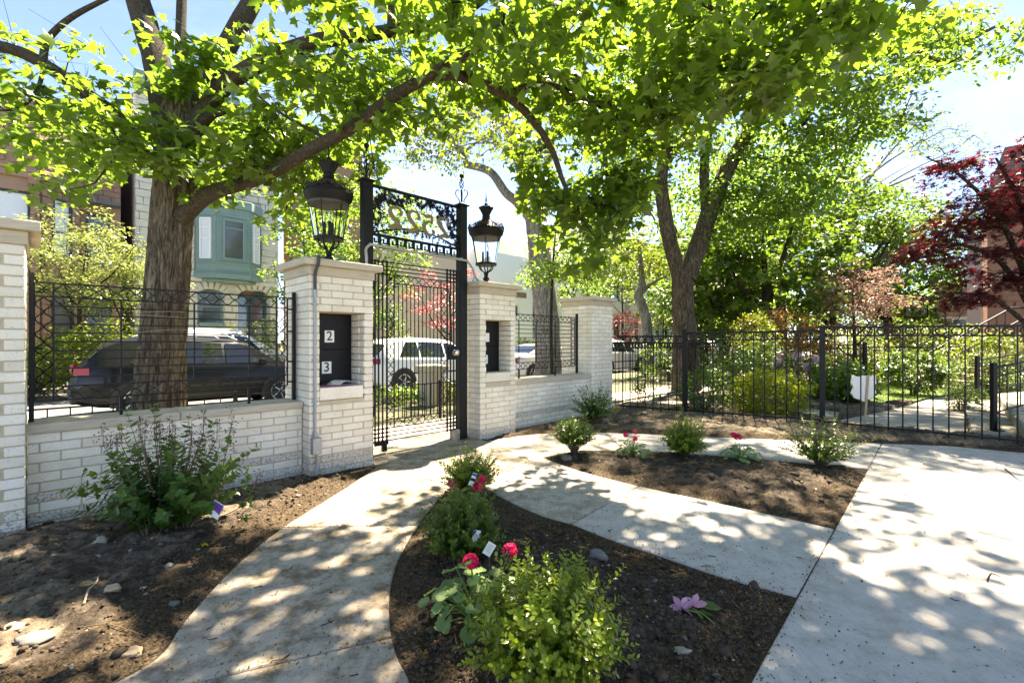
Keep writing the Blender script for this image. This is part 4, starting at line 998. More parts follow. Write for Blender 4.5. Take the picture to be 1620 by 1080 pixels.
# ---------------------------------------------------------------- parked cars
CAR_KINDS = {
 'suv': dict(L=4.6, W=1.86, wb=(.92, 3.66), wr=.36, top=[(0, .98), (.04, 1.06), (.14, 1.14), (.44, 1.50), (.62, 1.60), (1.0, 1.65), (1.8, 1.67), (2.7, 1.62), (2.95, 1.55), (3.62, 1.09), (3.9, 1.02), (4.35, .92), (4.6, .72)],
   belt=[(0, .96), (.3, 1.08), (1.2, 1.06), (3.4, 1.0), (4.0, .95), (4.6, .70)], side=[(.78, 1.50), (1.56, 2.45), (2.52, 3.38)], rear=(.17, .42), front=(2.98, 3.56), lamp=(.90, 1.06)),
 'sedan': dict(L=4.65, W=1.80, wb=(.98, 3.72), wr=.33, top=[(0, .86), (.05, .98), (.55, 1.03), (.85, 1.10), (1.55, 1.40), (2.1, 1.45), (2.7, 1.42), (2.95, 1.36), (3.62, .98), (3.9, .92), (4.4, .80), (4.65, .60)],
   belt=[(0, .84), (.4, .96), (1.2, .95), (3.4, .90), (4.0, .85), (4.65, .58)], side=[(1.18, 1.62), (1.68, 2.50), (2.56, 3.36)], rear=(.86, 1.50), front=(2.98, 3.56), lamp=(.76, .93)),
}
def make_car(kind, label, paint, s, n, rz_off=0., z=-.25, rails=False):
    k = CAR_KINDS[kind]; L, W = k['L'], k['W']; root = thing('parked_car', label, 'car', P(s, n, z), PHI + rz_off, 'cars parked along the street')
    top = lambda x: float(np.interp(x, *zip(*k['top']))); belt = lambda x: min(float(np.interp(x, *zip(*k['belt']))), top(x) - .015)
    def hw(x):
        e = min(x, L - x); return W / 2 * (1 - .20 * max(0, 1 - e / .55) ** 2.2)
    def sec(x):
        zt, zb, h = top(x), belt(x), hw(x); up = max(.0, zt - zb); lo = .24 + .10 * max(0, 1 - min(x, L - x) / .4)
        ins = min(.36 * up, .24)
        return [(h * .84, lo), (h * .965, lo + .07), (h * 1.0, .62), (h * .985, zb - min(.06, .3 * (zb - .6))), (h * .955, zb), (h * .955 - ins, zb + up * .84), (h * .955 - ins - .07 - .08 * min(1, up / .3), zt - .012 * min(1, up / .1)), (0, zt)]
    xs = sorted(set([0, .02, .05, .1, .16, .25, .35, .48, .62] + list(np.arange(.75, L - .3, .13)) + [L - .3, L - .2, L - .12, L - .06, L - .02, L])); m = MB(); K = 8
    for x in xs:
        q = sec(x); ex = .10 * (max(0, 1 - x / .3)); fx = .14 * max(0, 1 - (L - x) / .3)
        for sg in (1, -1):
            for i, (y, zz) in enumerate(q): m.v.append((x + ex * (i >= 3) * .6 - fx * (y / hw(x)) ** 2 * .6 - (.05 if i in (1, 2) and x < .01 else 0), sg * y, zz))
    for i in range(len(xs) - 1):
        for sg in (0, 1):
            a, b = i * 2 * K + sg * K, (i + 1) * 2 * K + sg * K
            for j in range(K - 1):
                f = [a + j, b + j, b + j + 1, a + j + 1]; m.f.append(f if sg else f[::-1])
        a, b = i * 2 * K, (i + 1) * 2 * K; m.f.append([a, b, b + K, a + K])
    for i in (0, len(xs) - 1):
        a = i * 2 * K; f = [a + j for j in range(K)] + [a + K + j for j in range(K - 2, -1, -1)]; m.f.append(f)
    me = m.mesh('body'); bm = bmesh.new(); bm.from_mesh(me); bmesh.ops.remove_doubles(bm, verts=bm.verts, dist=.0005); bmesh.ops.recalc_face_normals(bm, faces=bm.faces); bm.to_mesh(me); bm.free(); me.shade_smooth(); me.set_sharp_from_angle(angle=R(38))
    part('body', me, paint, root)
    def spt(x, f, sg, off=.006):           # glasshouse side, f from belt to roof edge
        q = sec(x); a, b = q[4], q[5]; return (x, sg * (a[0] + (b[0] - a[0]) * f + off), a[1] + (b[1] - a[1]) * f + off * .3)
    def patch(grid, name, mat):
        pm = MB(); nu, nv = len(grid), len(grid[0])
        for r_ in grid: pm.v += r_
        for i in range(nu - 1):
            for j in range(nv - 1): pm.f.append([i * nv + j, (i + 1) * nv + j, (i + 1) * nv + j + 1, i * nv + j + 1])
        return part(name, pm, mat, root, smooth=True)
    for sg in (1, -1):
        for wi, (x0, x1) in enumerate(k['side']):
            g = []
            for u in np.linspace(0, 1, 9):
                colm = []
                for f in np.linspace(.06, .94, 5):
                    a = x0 + (.34 if wi == 0 else .03) * (f if wi == 0 else 0); b = x1 - (.52 * f if wi == 2 else .0); colm.append(spt(a + (b - a) * u, f, sg))
                g.append(colm)
            patch(g, 'side_window', CARG)
        for z0, z1, x0, x1 in ((.58, .63, .5, L - .5),): patch([[(x, sg * (hw(x) + .004), z0 + (z1 - z0) * f) for f in (0, 1)] for x in np.linspace(x0, x1, 20)], 'rub_strip', TRIM if kind == 'suv' else paint)
        lz0, lz1 = k['lamp']; g = []
        for t in np.linspace(0, 1, 9): x = .20 - .22 * min(1, t / .5); g.append([((x if t <= .5 else -.012 + .05 * f), sg * ((float(np.interp(lz0 + (lz1 - lz0) * f, [.62, belt(max(x, 0.)), 9], [hw(max(x, 0)), hw(max(x, 0)) * .96, 0])) + .010) if t <= .5 else hw(0) * (1.0 - .55 * (t - .5))), lz0 + (lz1 - lz0) * f) for f in (0, .5, 1)])
        patch(g, 'tail_lamp', REDL)
        for wx in k['wb']:
            wr = k['wr']; y = sg * (hw(wx) + .002)
            a = MB(); a.v = [(wx, y + sg * .003, wr - .02)] + [(wx + (wr + .075) * math.cos(t), y + sg * .003, max(.235, wr - .02 + (wr + .075) * math.sin(t))) for t in np.linspace(0, 6.283, 29)]; a.f = [[0, i, i + 1] for i in range(1, 29)]; part('wheel_arch', a, TRIM, root)
            wheel = part('wheel', MB().lathe([(wr * .60, -.12), (wr * .93, -.11), (wr, -.07), (wr, .07), (wr * .93, .10), (wr * .62, .105)], 26), TYRE, root, (wx, y - sg * .085, wr), rot=(R(-90) * sg, 0, 0), smooth=True)
            rm_ = MB().lathe([(wr * .61, .06), (wr * .63, .108), (wr * .56, .104), (wr * .54, .075)], 26).lathe([(.0, .085), (.055, .095), (.05, .103), (0, .105)], 10)
            for q in range(5): t = q * 1.2566; c_, s_ = math.cos(t), math.sin(t); rm_.bar((.03 * c_, .03 * s_, .092), (wr * .57 * c_, wr * .57 * s_, .090), .028, 5, .022)
            part('rim', rm_, RIM, wheel, smooth=True)
        if rails: part('roof_rail', MB().tube([(1.0, sg * .60, top(1.0) + .0), (1.15, sg * .60, top(1.15) + .045), (2.6, sg * .60, top(2.6) + .045), (2.8, sg * .60, top(2.8) - .01)], .016, 6), PSILV, root, smooth=True)
        part('wing_mirror', MB().lathe([(.02, -.09), (.075, -.07), (.085, 0), (.07, .07), (.02, .09)], 10), paint, root, (k['front'][0] + .25, sg * (hw(3) + .10), belt(3.2) + .07), rot=(R(90), 0, 0), smooth=True)
        part('door_handle', MB().box(2.25, 2.42, sg * hw(2.3) - .012, sg * hw(2.3) + .022, belt(2.3) - .16, belt(2.3) - .135), paint, root, bevel=.005)
    def tpt(x, g, off=.008):               # across the top, g from -1 to 1
        q = sec(x); ys = [0, q[6][0], q[5][0]]; zs = [q[7][1], q[6][1], q[5][1]]; a = abs(g) * q[5][0] * .95
        return (x, math.copysign(a, g), float(np.interp(a, ys, zs)) + off)
    for nm, (x0, x1) in (('rear_window', k['rear']), ('windscreen', k['front'])):
        patch([[tpt(x, g, .012) for g in np.linspace(-1, 1, 11)] for x in np.linspace(x0, x1, 7)], nm, CARG)
    part('bumper', MB().box(-.07, .05, -W * .40, W * .40, .34, .52), TRIM, root, bevel=.03)
    part('licence_plate', MB().box(-.082, -.072, -.16, .16, .62 if kind == 'suv' else .54, .74 if kind == 'suv' else .66), WHITE, root)
    return root
make_car('suv', 'dark grey suv with red tail lamp parked behind the maple trunk', PGREY, .55, -8.25, rails=True)
make_car('suv', 'white suv seen through the iron gate with red tail lamps', PWHITE, 6.75, -8.25)
make_car('sedan', 'white car with wide red lamps seen over the short wall', PWHITE, 12.4, -8.25)
make_car('suv', 'white suv ahead of the sedan seen between the gate pillars and end pillar', PWHITE, 17.6, -8.25)
make_car('sedan', 'white sedan seen through the railing just right of the end pillar', PWHITE, 23.0, -8.25)
make_car('suv', 'white hatchback with red lamp seen farthest through the pillar end railing', PWHITE, 30.2, -8.25)
c = make_car('suv', 'tall white suv parked across the street beyond the dark grey one', PWHITE, 1.9, -13.4, rails=True); c.scale = (1.08, 1.0, 1.16)
make_car('sedan', 'white sedan across the street at the brownstone, cut by the pillar', PWHITE, -4.75, -13.4)
make_car('sedan', 'silver sedan across the street beyond the white suv in the gate', PSILV, 9.2, -13.4)
# ---------------------------------------------------------------- houses
BROWN = simple('brownstone_block', (.27, .165, .12), .9, var=.22, scale=5, bump=.6, spec=.15)
BROWNS = simple('brownstone_smooth', (.30, .19, .145), .88, var=.12, scale=3, bump=.2, spec=.15)
GREY_ = simple('greystone_block', (.52, .49, .42), .9, var=.16, scale=4, bump=.6, spec=.15)
GREYS = simple('greystone_smooth', (.55, .52, .45), .88, var=.1, scale=3, bump=.2)
BRK = simple('old_brown_brick', (.26, .16, .115), .92, var=.3, scale=20, bump=.4, spec=.1)
REDB = simple('red_brick', (.25, .125, .095), .92, var=.25, scale=18, bump=.4, spec=.1)
TEAL = simple('teal_paint', (.17, .25, .232), .5, var=.12, scale=5)
TEALD = simple('dark_teal_paint', (.03, .085, .085), .5, var=.12, scale=5)
OFFW = simple('white_stucco', (.84, .83, .80), .85, var=.05, scale=2)
PINKB = simple('beige_pink_wall', (.56, .44, .36), .88, var=.06, scale=3)
SLATE = simple('roof_slate', (.10, .10, .11), .8, var=.3, scale=10)
DFRAME = simple('dark_frame', (.03, .035, .045), .5)
CREAMW = simple('pale_stone_wall', (.62, .58, .49), .88, var=.1, scale=3, bump=.2)
WFRAME = simple('white_frame', (.75, .75, .73), .5, var=.03)
def stone_face(root, x0, x1, z0, z1, y, ch, ln, mat, holes=(), dp=.12, rough=.012, name='stone'):
    """coursed rock-faced stones in front of a wall plane, leaving openings"""
    z = z0; k = 0
    while z < z1 - .05:
        h = min(ch, z1 - z); x = x0 - (ln * .5 if k % 2 else 0) - random.random() * .1
        while x < x1 - .03:
            l = ln * random.choice((.75, 1, 1, 1.25)); a, b = max(x, x0), min(x + l, x1); x += l
            for hx0, hx1, hz0, hz1 in holes:
                if z + h > hz0 + .03 and z < hz1 - .03:
                    if a >= hx0 - .02 and b <= hx1 + .02: a = b = 0
                    elif a < hx0 < b <= hx1 + .4: b = hx0
                    elif hx0 - .4 <= a < hx1 < b: a = hx1
                    elif a < hx0 and b > hx1: b = hx0
            if b - a > .06:
                bx, bz = round(b - a, 1) if b - a > .25 else b - a, h
                brick(root, a + .006, b - .006, y - dp, y + .02, z + .006, z + h - .006, mat, name, .012, rough=rough, key='s')
        z += h; k += 1
def arch_poly(x0, x1, z0, z1, rise, n=10):
    return [(x0, z0), (x1, z0)] + [(x1 + (x0 - x1) * t, z1 - rise + rise * math.sin(math.pi * t) ** .7) for t in np.linspace(0, 1, n)]
def window(root, x0, x1, z0, z1, y, frame, glass, rise=0., bars=((), (.5,)), fw=.07, rec=.10, name='window'):
    """frame ring, glass behind it, glazing bars"""
    if rise: po = arch_poly(x0, x1, z0, z1, rise); pi = arch_poly(x0 + fw, x1 - fw, z0 + fw, z1 - fw, rise * .9)
    else: po = [(x0, z0), (x1, z0), (x1, z1), (x0, z1)]; pi = [(x0 + fw, z0 + fw), (x1 - fw, z0 + fw), (x1 - fw, z1 - fw), (x0 + fw, z1 - fw)]
    m = MB(); n = len(po); yf, yb = y - .03, y + .06
    for p, yy in ((po, yf), (pi, yf), (po, yb), (pi, yb)): m.v += [(a, yy, b) for a, b in p]
    for i in range(n):
        j = (i + 1) % n; m.f += [[i, j, n + j, n + i], [n + i, n + j, 3 * n + j, 3 * n + i], [2 * n + i, 3 * n + i, 3 * n + j, 2 * n + j], [j, i, 2 * n + i, 2 * n + j]]
    w_ = part(name, m, frame, root)
    g = MB(); g.v = [(a, y + .03, b) for a, b in pi]; g.f = [list(range(len(pi)))]; part('pane', g, glass, w_)
    for f in bars[0]: x = x0 + (x1 - x0) * f; part('glazing_bar', MB().box(x - .02, x + .02, y - .012, y + .045, z0 + fw, z1 - fw - rise * .2), frame, w_)
    for f in bars[1]: z = z0 + (z1 - z0) * f; part('glazing_bar', MB().box(x0 + fw, x1 - fw, y - .014, y + .043, z - .022, z + .022), frame, w_)
    return w_
def wall_holes(name, root, x0, x1, z0, z1, y, th, mat, holes):
    """wall slab built round rectangular openings"""
    xs = sorted({x0, x1} | {v for h in holes for v in h[:2] if x0 < v < x1}); zs = sorted({z0, z1} | {v for h in holes for v in h[2:] if z0 < v < z1}); m = MB()
    for a, b in zip(xs, xs[1:]):
        run = None
        for c, d in zip(zs, zs[1:]):
            hit = any(h[0] < (a + b) / 2 < h[1] and h[2] < (c + d) / 2 < h[3] for h in holes)
            if not hit: m.box(a, b, y, y + th, c, d)
    return part(name, m, mat, root)
ST = 'houses across the street'
# brownstone at the far left: flat bay with canted side, then a recessed wall
bs = thing('brownstone_house', 'brownstone house with canted bay and corbel table left of the pale stone house', 'house', P(-5.0, -17.6, -.1), PHI, ST)
ox = 5.0
h1 = [(ox - 2.6, ox - .12, 4.95, 6.35), (ox - 2.6, ox - .3, 1.0, 3.3)]
wall_holes('wall', bs, 0, ox + .10, 0, 9.4, 0, .4, BROWNS, h1)
stone_face(bs, ox - 3.4, ox + .10, .0, 7.0, 0, .33, .55, BROWN, h1 + [(ox - 3.4, ox - .25, 6.35, 7.0)])
for (a, b, c, d) in h1: window(bs, a, b, c, d, .12, DFRAME, BLIND if c > 4 else WGLASS, bars=((), (.12,)))
part('window_sill', MB().box(ox - 2.75, ox + .02, -.18, .1, 4.83, 4.94), BROWNS, bs)
part('string_course', MB().box(0, ox + .16, -.19, .05, 6.98, 7.12).box(0, ox + .13, -.15, .05, 6.78, 6.98), BROWNS, bs, bevel=.02)
part('parapet', MB().box(0, ox + .14, -.16, .05, 7.12, 7.9), BROWNS, bs)
# canted side
cant = part('canted_wall', MB().box(-.01, 1.36, .002, .35, 0, 9.3), BROWNS, bs, (ox + .10, .0, 0), rz=R(45))
stone_face(cant, 0, 1.36, .0, 6.78, 0, .33, .42, BROWN, [(.36, 1.06, 4.35, 6.35), (.30, 1.12, .9, 3.3)], .11)
window(cant, .36, 1.06, 4.35, 6.35, -.065, DFRAME, BLIND, bars=((), (.42,))); window(cant, .30, 1.12, .9, 3.3, -.065, DFRAME, WGLASS, .35, bars=((), (.45,)))
part('string_course', MB().box(-.05, 1.40, -.19, .0, 6.98, 7.12).box(-.03, 1.38, -.15, .0, 6.80, 6.97), BROWNS, cant, bevel=.02)
part('parapet', MB().box(-.02, 1.38, -.14, .0, 7.125, 7.9), BROWNS, cant)
cb = MB().prism_y([(-.11, 0), (.11, 0), (.11, .34)] + [(.11 - .22 * t, .34 + .1 * math.sin(math.pi * t)) for t in np.linspace(0, 1, 7)][1:-1] + [(-.11, .34)], -.045, 0).mesh('corbel_arch'); cb.materials.append(BRK)
for i in range(4): part('corbel_arch', cb, BRK, cant, (.22 + i * .31, -.141, 7.2))
for i in range(9): part('corbel_arch', cb, BRK, bs, (ox - .2 - i * .31, -.161, 7.2))
# recess and side wall
rx = ox + .10 + .96
h2 = [(rx + .25, rx + .95, 4.2, 6.2), (rx + .2, rx + 1.0, 0.6, 3.2)]
wall_holes('recess_wall', bs, rx - .05, rx + 1.25, 0, 9.2, 1.25, .4, BRK, h2)
for a, b, c, d in h2: window(bs, a, b, c, d, 1.36, DFRAME, WGLASS)
part('porch_roof', MB().box(rx - .02, rx + 1.2, .70, 1.25, 6.5, 6.62), SLATE, bs)
stone_face(bs, rx, rx + 1.25, 6.7, 9.1, 1.25, .2, .5, BRK, (), .05, .004)
part('side_wall', MB().box(-.0, rx + 1.245, 1.66, 12, 0, 9.1), BRK, bs)
# arched door in the canted bay base and steps
part('front_steps', MB().box(rx, rx + 1.2, -.9, 1.2, 0, .22).box(rx, rx + 1.2, -.5, 1.2, .22, .44), BROWNS, bs)

# pale stone house with the teal bay
gs = thing('stone_house', 'pale stone house with teal painted bay window over arched openings', 'house', P(2.75, -19.0, -.1), PHI, ST)
gw = 5.35
ax0 = 4.9 - 2.75 - .12
ho = [(ax0 + .06, ax0 + 1.06, 2.15, 3.75), (ax0 + 1.62, ax0 + 2.95, 1.0, 3.75)]
wall_holes('wall', gs, 0, gw, 0, 12.2, 0, .45, GREYS, ho)
stone_face(gs, 0, gw, 0, 3.95, 0, .30, .62, GREY_, ho)
stone_face(gs, 0, gw, 4.15, 11.5, 0, .30, .62, GREY_, [(ax0 - .05, ax0 + 2.55, 4.1, 7.6)])
part('string_course', MB().box(-.02, gw + .02, -.17, .02, 3.96, 4.14), GREYS, gs, bevel=.02)
part('cornice', MB().box(-.05, gw + .05, -.35, .05, 11.5, 12.1), TEAL, gs, bevel=.03)
for x in (ax0 + .56, ax0 + 2.28):                                          # fans of arch stones
    wd = .62 if x < ax0 + 1 else .78
    for i in range(9):
        a = R(25 + 130 * i / 8); c, s_ = math.cos(a), math.sin(a)
        o = part('arch_stone', MB().box(-.09, .09, -.15, .0, 0, .34), GREY_, gs, (x + c * wd, 0, 3.22 + s_ * wd * .72), rot=(0, R(90) - a, 0), bevel=.02)
window(gs, ho[0][0], ho[0][1], ho[0][2], ho[0][3], .14, TEAL, WGLASS, .28, ((), (.48,)), .09)
part('window_box', MB().box(ax0 + .1, ax0 + 1.0, -.28, -.13, 2.02, 2.2), TEAL, gs)
window(gs, ho[1][0] + .62, ho[1][1] - .02, 1.0, 3.72, .42, TEALD, WGLASS, .3, ((), (.62,)), .10, name='door')
window(gs, ho[1][0] + .0, ho[1][0] + .52, 1.0, 3.5, .22, TEALD, WGLASS, 0, ((), (.3,)), .07)
part('porch_steps', MB().box(ax0 + 1.5, ax0 + 3.1, -1.8, -.14, 0, .35).box(ax0 + 1.5, ax0 + 3.1, -1.3, -.14, .35, .7).box(ax0 + 1.5, ax0 + 3.1, -.8, -.14, .7, .99), GREYS, gs)
bay = part('bay', MB().prism([(0, .0), (.62, -.62), (1.90, -.62), (2.52, 0)], 0, 3.3), TEAL, gs, (ax0, -.125, 4.2))
for z0, z1, g_ in ((-.10, .12, .10), (.12, .20, .06), (.52, .60, .06), (2.55, 2.65, .05), (2.95, 3.32, .12)):
    part('bay_moulding', MB().prism([(0 - g_, .0), (.62 - g_ * .4, -.62 - g_), (1.90 + g_ * .4, -.62 - g_), (2.52 + g_, 0)], z0, z1), TEAL, bay, bevel=.015)
part('bay_foot', MB().prism([(.15, .0), (.66, -.5), (1.86, -.5), (2.37, 0)], -.24, -.10), TEAL, bay, bevel=.03)
for (p, q, fr) in (((0, 0), (.62, -.62), 0), ((.62, -.62), (1.90, -.62), 1), ((1.90, -.62), (2.52, 0), 2)):
    dx, dy = q[0] - p[0], q[1] - p[1]; L_ = math.hypot(dx, dy); a = math.atan2(dy, dx)
    fc_ = part('bay_face', MB().box(.01, L_ - .01, -.012, 0, .62, 2.54), TEAL, bay, (*p, 0), rz=a)
    if fr == 1: window(fc_, .22, L_ - .22, .72, 2.45, -.062, TEAL, WGLASS, bars=((), (.78,)))
    else: window(fc_, .20, L_ - .20, .72, 2.45, -.062, WFRAME, BLIND, bars=((), (.5, .76)), fw=.05)
    for x in (.07, L_ - .07):
        for zz in np.arange(.72, 2.4, .14): part('bay_stud', MB().box(x - .045, x + .045, -.035, -.012, zz, zz + .09), TEAL, fc_, bevel=.008)
part('brick_side_wall', MB().box(-.02, gw, .46, 12, 0, 11.4), BRK, gs)

nb = thing('brick_house', 'reddish brown brick house partly hidden between stone house and gate pillar', 'house', P(8.75, -19.6, -.1), PHI, ST)
h3 = [(.7, 1.6, 4.6, 6.6), (2.3, 3.2, 4.6, 6.6), (.7, 1.6, 1.2, 3.4), (2.3, 3.2, 1.2, 3.4), (.7, 1.6, 8.2, 10)]
wall_holes('wall', nb, 0, 4.0, 0, 12, 0, .5, BRK, h3)
for a, b, c, d in h3: window(nb, a, b, c, d, .15, WFRAME, WGLASS)
part('cornice', MB().box(-.1, 4.1, -.3, .1, 11.6, 12.1), SLATE, nb)
# beige wall and white modern house beyond the gate
pb = thing('beige_house', 'beige pink windowless wall seen through the iron gate', 'house', P(13.2, -18.4, -.1), PHI, ST)
part('wall', MB().box(0, 5.6, 0, 8, 0, 6.6), PINKB, pb)
for z in (2.55, 4.6): part('wall_joint', MB().box(-.005, 5.6, -.02, 0, z, z + .05), MORTAR, pb)
part('coping', MB().box(-.1, 5.65, -.1, 8.1, 6.6, 6.75), LIME, pb)
wh = thing('white_house', 'white modern house with tall narrow windows behind the grey tree trunk', 'house', P(19.3, -17.6, -.1), PHI, ST)
h4 = [(5.3, 6.2, .8, 5.6), (3.0, 4.0, 3.1, 3.9), (8.6, 9.6, .8, 5.6)]
wall_holes('wall', wh, 0, 11, 0, 7.2, 0, .4, OFFW, h4)
for a, b, c, d in h4: window(wh, a, b, c, d, .15, WFRAME, WGLASS, bars=((), (.34, .67)) if d - c > 2 else ((), ()))
part('base_course', MB().box(-.02, 11, -.03, 0, 0, .55), LIME, wh); part('body', MB().box(0, 11, .4, 9, 0, 7.1), OFFW, wh)
part('brown_panel', MB().box(3.6, 4.6, -.06, 0, 4.4, 4.75), BRK, wh)
# row of pale town houses farther on
for i, (s0, wd, ht, mt) in enumerate(((31.5, 6.6, 11, CREAMW), (38.2, 6.4, 10.2, GREYS), (44.7, 6.8, 11.4, CREAMW), (51.6, 7, 10.5, BRK), (58.7, 7, 11, CREAMW), (65.8, 9, 11, REDB))):
    lab = ('pale town house with white stair rails nearest beyond the white modern house', 'greyish town house second beyond the white modern house', 'pale town house third beyond the white modern house', 'brown brick town house far along the street behind the big trunk', 'cream town house far along the street past the brown one', 'red brick house at the far end of the street')[i]
    th = thing('town_house', lab, 'house', P(s0, -18.4 + (i % 2) * .5, -.1), PHI, ST)
    hs = [(a, a + 1.0, c, c + 2.1) for c in (1.5, 5.0, 8.0) for a in (.7, 2.7, 4.7)]
    wall_holes('wall', th, 0, wd, 0, ht, 0, .4, mt, hs)
    for a, b, c, d in hs: window(th, a, b, c, d, .14, WFRAME if i % 2 else DFRAME, WGLASS, .2 if c < 4 else 0)
    part('cornice', MB().box(-.05, wd + .05, -.4, .1, ht, ht + .5), SLATE if i % 2 else OFFW, th, bevel=.05)
    part('body', MB().box(0, wd, .4, 10, 0, ht), mt, th)
    for k in range(5): part('step', MB().box(2.4, 3.8, -1.9 + k * .35, -.01, k * .26, k * .26 + .258), GREYS, th)
    for x in (2.4, 3.8): part('stair_rail', MB().tube([(x, -1.9, 1.0), (x, -.1, 2.25)], .035, 6).tube([(x, -1.9, 0), (x, -1.9, 1.0)], .035, 6), WFRAME, th)
# houses at the right edge
HR = 'houses at the neighbouring garden'
def right_house(label, u, Y, length, ht, mat, depth, rz, wins, trimm, dormer=False):
    p = A(u, 0, Y); r = thing('row_house', label, 'house', (p[0], p[1], -.1), rz, HR)
    wall_holes('wall', r, 0, length, 0, ht, 0, .4, mat, wins)
    for a, b, c, d in wins: window(r, a, b, c, d, .14, trimm, WGLASS, bars=((), (.5,)))
    part('body', MB().box(0.002, length, .402, depth, 0, ht - .02), mat, r)
    part('cornice', MB().box(-.15, length + .1, -.35, .3, ht, ht + .4), SLATE, r, bevel=.04)
    part('belt_course', MB().box(-.02, length, -.05, 0, 3.42, 3.55), LIME, r)
    return r
hw_ = [(a, a + 1.1, c, c + 2.0) for a in (1.0, 3.2, 5.4, 7.6) for c in (1.4, 3.6)]
rh = right_house('red brick row house behind the red maple with dark mansard', 1562, 15.5, 9.2, 6.0, REDB, 9, R(-44), hw_, LIME)
part('mansard', MB().prism_y([(0, 6.4), (9.2, 6.4), (8.8, 7.7), (.4, 7.7)], .1, 6), SLATE, rh)
right_house('grey painted house beyond the red brick row house', 1530, 26, 7.0, 6.8, simple('grey_siding', (.42, .43, .45), .8, var=.06), 8, R(-44), [(1, 2, 1.5, 3.4), (3.2, 4.2, 1.5, 3.4), (1, 2, 4.7, 6.4), (3.2, 4.2, 4.7, 6.4)], WFRAME)
right_house('small far brick house left of the grey painted house', 1482, 42, 9.0, 6.2, REDB, 8, R(-44), [(1, 2, 1.5, 3.4), (3.2, 4.2, 1.5, 3.4), (5.6, 6.6, 1.5, 3.4)], WFRAME)
# porch stair of the red brick house
pc = A(1505, 0, 12.6)
stp = thing('porch_stair', 'stone porch stair with black sloping rail at the red brick house', 'stairs', (pc[0], pc[1], -.1), R(-12))
for k in range(8): part('step', MB().box(.28 * k, 3.4, 0, 1.3, k * .17, k * .17 + .168), CON_MID, stp)
for y in (.06, 1.24):
    part('hand_rail', MB().tube([(.0, y, .95), (2.2, y, 2.35), (3.4, y, 2.35)], .028, 6), IRON2, stp)
    for k in range(11): part('baluster', MB().tube([(.2 * k + .05, y, .168 + .12 * k * 1.0 * .95), (.2 * k + .05, y, .97 + .127 * k)], .010, 5), IRON2, stp)
# near concrete steps with handrail
ns_ = thing('garden_steps', 'low mossy concrete steps with black handrail posts behind the ringed railing', 'stairs', (*A(1522, 0, 9.0)[:2], -.06), 0)
bx, by = ns_.location.x, ns_.location.y
def loc(u, v, z): g = G(u, v, z); return (g[0] - bx, g[1] - by)
MOSS = concrete('mossy_concrete', (.30, .28, .23), (.43, .41, .36), (.13, .13, .06), .9, .6)
p1 = [loc(1540, 677, .115), loc(1760, 690, .115), loc(1760, 612, .115), loc(1521, 632, .115)]
part('step', MB().prism(p1 if area(p1) > 0 else p1[::-1], -.2, .115), MOSS, ns_, bevel=.015)
p2 = [loc(1622, 672, .27), loc(1800, 690, .27), loc(1800, 600, .27), loc(1577, 618, .27)]
part('step', MB().prism(p2 if area(p2) > 0 else p2[::-1], .117, .27), MOSS, ns_, bevel=.015)
pa, pb_ = loc(1572, 674, .115), loc(1546, 634, .115)
for (x, y), h in ((pa, .93), (pb_, .95)):
    po = part('handrail_post', MB().box(x - .03, x + .03, y - .03, y + .03, .115, .13 + h), IRON2, ns_, bevel=.004); part('post_foot', MB().box(x - .075, x + .075, y - .075, y + .075, .115, .13), IRON2, po)
for (x, y), dx in ((pa, 1.5), (pb_, 1.9)):
    for z0, z1 in ((.98, 1.22), (.86, 1.10), (.36, .62)): part('hand_rail', MB().tube([(x, y, z0), (x + dx, y + .35, z1)], .018 if z0 > .9 else .012, 6), IRON2, ns_)
    for k in range(1, 6): t = k / 6; part('baluster', MB().tube([(x + dx * t, y + .35 * t, .36 + .26 * t), (x + dx * t, y + .35 * t, .98 + .24 * t)], .008, 5), IRON2, ns_)
# shield shaped sign on its stake, basketball hoop
sx, sy = G(1366, 683, -.06); sg = thing('shield_sign', 'blank pale shield shaped yard sign on a leaning stake behind the railing', 'sign', (sx, sy, -.06), R(14))
k_ = 1 / 745 * sy; sh = [(-23, 43), (-20, 45), (-12, 41), (0, 44), (12, 41), (20, 45), (23, 43), (25, 27), (20, 20), (25, 8), (18, -3), (9, -6), (0, -11), (-9, -6), (-18, -3), (-25, 8), (-20, 20), (-25, 27)]
zc = CAM_H - (614 - 540) * k_ + .06
part('sign_board', MB().prism_y([(x * k_ * 1.0, zc + (y - 17) * k_ * .76) for x, y in sh], -.012, .012), SIGNW, sg, bevel=.003)
part('stake', MB().tube([(-.03, -.028, -.05), (.06, -.028, zc + .2)], .016, 6), STAKE, sg)
hp = A(1450, 0, 30); hoop = thing('basketball_hoop', 'basketball hoop with clear backboard in front of the far trees', 'hoop', (hp[0], hp[1], -.1), R(-14))
part('pole', MB().tube([(0, .3, 0), (0, .3, 2.6), (0, .05, 3.3)], .06, 8), IRON2, hoop)
bb = part('backboard', MB().box(-.60, .60, 0, .03, 2.95, 3.7), NT('backboard_acrylic').col((.25, .28, .29)).set(.15, Alpha=.55).m, hoop)
for a in ((-.63, .63, 2.92, 2.98), (-.63, .63, 3.68, 3.74), (-.63, -.57, 2.92, 3.74), (.57, .63, 2.92, 3.74), (-.26, .26, 3.12, 3.16), (-.26, .26, 3.5, 3.54), (-.26, -.22, 3.12, 3.54), (.22, .26, 3.12, 3.54)): part('backboard_frame', MB().box(a[0], a[1], -.012, .04, a[2], a[3]), IRON2, bb)
part('rim', MB().tube([(.23 * math.cos(t), -.28 + .23 * math.sin(t), 3.05) for t in np.linspace(0, 6.283, 17)], .014, 5), REDL, hoop)
